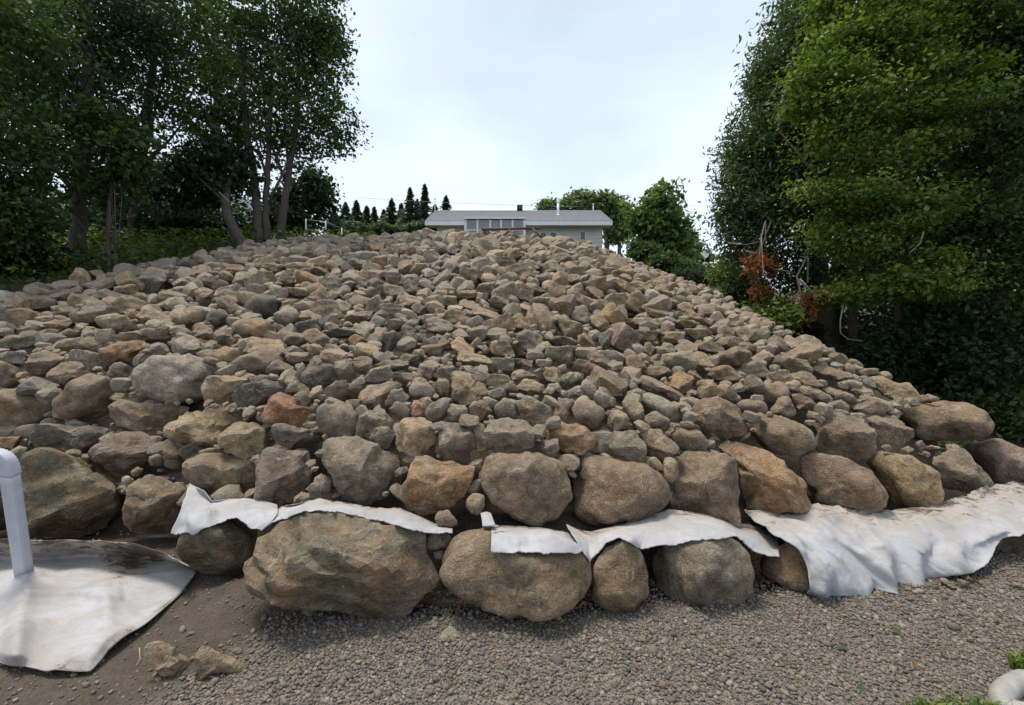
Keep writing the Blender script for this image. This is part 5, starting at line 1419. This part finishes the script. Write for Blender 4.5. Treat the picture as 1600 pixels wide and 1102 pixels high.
for i, (px, py, rx, ry, lab) in enumerate(((905, 318, 26, 20, 'pale green tree behind the flue pipe'), (948, 322, 28, 20, 'pale green tree behind the right end of the roof'), (857, 326, 11, 10, 'small pale treetop left of the flue pipe'), (968, 345, 22, 28, 'pale green tree at the right corner of the house'))):
    tree('tree', lab, 'tree', [[(px, py + 60, 42, .2), (px, py, 42, .1)]], [(px, py, 42, rx, ry), (px - rx * .4, py + ry * .7, 42, rx * .6, ry * .6), (px + rx * .45, py + ry * .5, 42, rx * .6, ry * .7)], 3600, .38, [(.11, .165, .065), (.13, .18, .07), (.095, .145, .06)], 112 + i, 'trees behind the house', clump=.6, per=20)
for i, (px, py, rx, ry) in enumerate(((545, 356, 22, 9), (600, 360, 24, 7), (655, 358, 22, 8))):
    tree('bush', 'low dark thicket at the foot of the spruces, %s of three' % ('left', 'middle', 'right')[i], 'bush', [], [(px, py, 33, rx, ry), (px + rx * .6, py + 2, 33, rx * .6, ry * .7)], 1800, .26, PAL_SPRUCE, 125 + i, 'thicket under the spruces', clump=.4)
for i, (px, py, Y, rx, ry, lab) in enumerate(((1085, 400, 30, 26, 20, 'dark trees left behind the cream house'), (1072, 420, 24, 18, 12, 'dark bush at the foot of the pale post'), (1003, 395, 22, 22, 14, 'bush at the rock edge below the round leafy tree'), (1040, 412, 20, 22, 12, 'bush below the pale post'))):
    tree('bush', lab, 'bush', [], [(px, py, Y, rx, ry), (px + rx * .6, py + ry * .3, Y, rx * .6, ry * .7)], 2500, .2, PAL_MAPLE, 120 + i, 'bushes right of the house', clump=.35)

# ---- ground cover: undergrowth of both woods, weeds beside the drain pipe
def cover(name, label, n, fn, size, pal, seed, hmax):
    g = np.random.default_rng(seed)
    P = []
    while len(P) < n:
        q = fn(g)
        if q is not None: P.append(q)
    P = np.array(P); m = len(P)
    nrm = g.normal(size=(m, 3)) * .5 + np.array([0, 0, 1]); nrm /= np.linalg.norm(nrm, axis=1)[:, None]
    t = g.normal(size=(m, 3)); t -= nrm * (t * nrm).sum(1)[:, None]; t /= np.linalg.norm(t, axis=1)[:, None]
    s = np.cross(nrm, t); L_ = size * g.uniform(.5, 1.4, (m, 1))
    P[:, 2] += g.random(m) ** 1.5 * hmax
    V = np.stack([P - t * L_ * .5, P + s * L_ * .28, P + t * L_ * .5, P - s * L_ * .28], 1).reshape(-1, 3)
    c = np.array(pal)[g.integers(0, len(pal), m)] * g.uniform(.6, 1.4, (m, 1))
    C = np.concatenate([np.repeat(c[:, None], 4, 1), np.ones((m, 4, 1))], -1).reshape(-1, 4)
    o = link(name, mesh_np(name, V, np.arange(m * 4).reshape(m, 4), M_LEAF, False, C))
    tag(o, label, 'plants', None, 'stuff')
def left_cover(g):
    Y = g.uniform(6.5, 17); x = g.uniform(-19, 0)
    if x > xl(min(Y, 13)) - .25 + (.0 if Y < 13 else 1.5) or abs(x) > 1.35 * Y: return None
    return (x, Y, float(T(x, Y)))
def right_cover(g):
    Y = g.uniform(5.6, 12); x = g.uniform(2.4, 12)
    if x < xr(Y) + .35 + (.9 if Y < 6.6 else 0) or x > 1.35 * Y: return None
    return (x, Y, float(T(x, Y)))
cover('undergrowth', 'low green undergrowth under the left trees', 20000, left_cover, .12, PAL_MAPLE + PAL_BRIGHT, 130, .45)  # brighter leaf colours mixed in here to paint sunlit undergrowth
cover('undergrowth', 'low green undergrowth under the right trees', 9000, right_cover, .11, PAL_MAPLE + PAL_DARK, 131, .35)
def grass(name, label, spots, seed, pal, hh):
    g = np.random.default_rng(seed); V = []; F = []; C = []
    for px, py, rx, ry, n in spots:
        for _ in range(n):
            a, r = g.uniform(0, 6.28), g.random() ** .5
            py_ = py + ry * r * math.sin(a); Y = CAM_Z * FPX / (py_ - 551); x = (px + rx * r * math.cos(a) - 800) / FPX * Y
            h = hh * g.uniform(.4, 1.3); w = .004 + .006 * g.random(); d = g.uniform(0, 6.28); ln = g.uniform(.2, .9) * h
            dx, dy = math.cos(d), math.sin(d); b = len(V)
            V += [(x - dy * w, Y + dx * w, 0), (x + dy * w, Y - dx * w, 0), (x + dx * ln * .4 + dy * w, Y + dy * ln * .4 - dx * w, h * .65), (x + dx * ln * .4 - dy * w, Y + dy * ln * .4 + dx * w, h * .65), (x + dx * ln, Y + dy * ln, h * .9), (x + dx * ln, Y + dy * ln, h * .9 + .001)]
            F += [(b, b + 1, b + 2, b + 3), (b + 3, b + 2, b + 4, b + 5)]
            c = np.array(pal[g.integers(0, len(pal))]) * g.uniform(.7, 1.3); C += [(*c, 1)] * 6
    o = link(name, mesh_np(name, V, F, M_LEAF, False, C))
    tag(o, label, 'grass', None, 'stuff')
grass('weeds', 'bright green weeds round the drain pipe at lower right', [(1612, 1040, 36, 12, 260), (1520, 1110, 45, 8, 60), (1455, 1112, 40, 8, 50), (1650, 1040, 40, 30, 300)], 140, PAL_BRIGHT, .055)

# a few leaves blown onto the gravel
lv = np.array([(0, -.5, 0), (.26, -.15, .05), (.2, .25, .06), (0, .55, .0), (-.2, .25, .06), (-.26, -.15, .05), (0, 0, -.02)])
lf = np.array([(6, 0, 1), (6, 1, 2), (6, 2, 3), (6, 3, 4), (6, 4, 5), (6, 5, 0)])
g = np.random.default_rng(300)
LM = [mesh_np('fallen_leaf', lv, lf, M_DEADLEAF, False, np.tile(c + (1,), (7, 1))) for c in ((.05, .085, .03), (.16, .10, .045), (.10, .10, .035))]
for i, (px, py) in enumerate(((1316, 1012), (1513, 992), (1472, 1018), (1400, 985), (1556, 968), (1240, 1060), (1345, 1075), (1430, 1040), (960, 1030), (1110, 990), (700, 1065), (540, 1040))):
    Y = on_ground(px, py, .02); o = link('fallen_leaf', LM[i % 3], None, pix(px, py, Y))
    s_ = g.uniform(.04, .07); o.scale = (s_, s_, s_); o.rotation_euler = (g.normal(0, .3), g.normal(0, .3), g.uniform(0, 6.28))
    tag(o, 'small %s leaf fallen on the gravel' % ('green', 'brown', 'olive')[i % 3], 'leaf', '%s leaves on the gravel' % ('green', 'brown', 'olive')[i % 3])
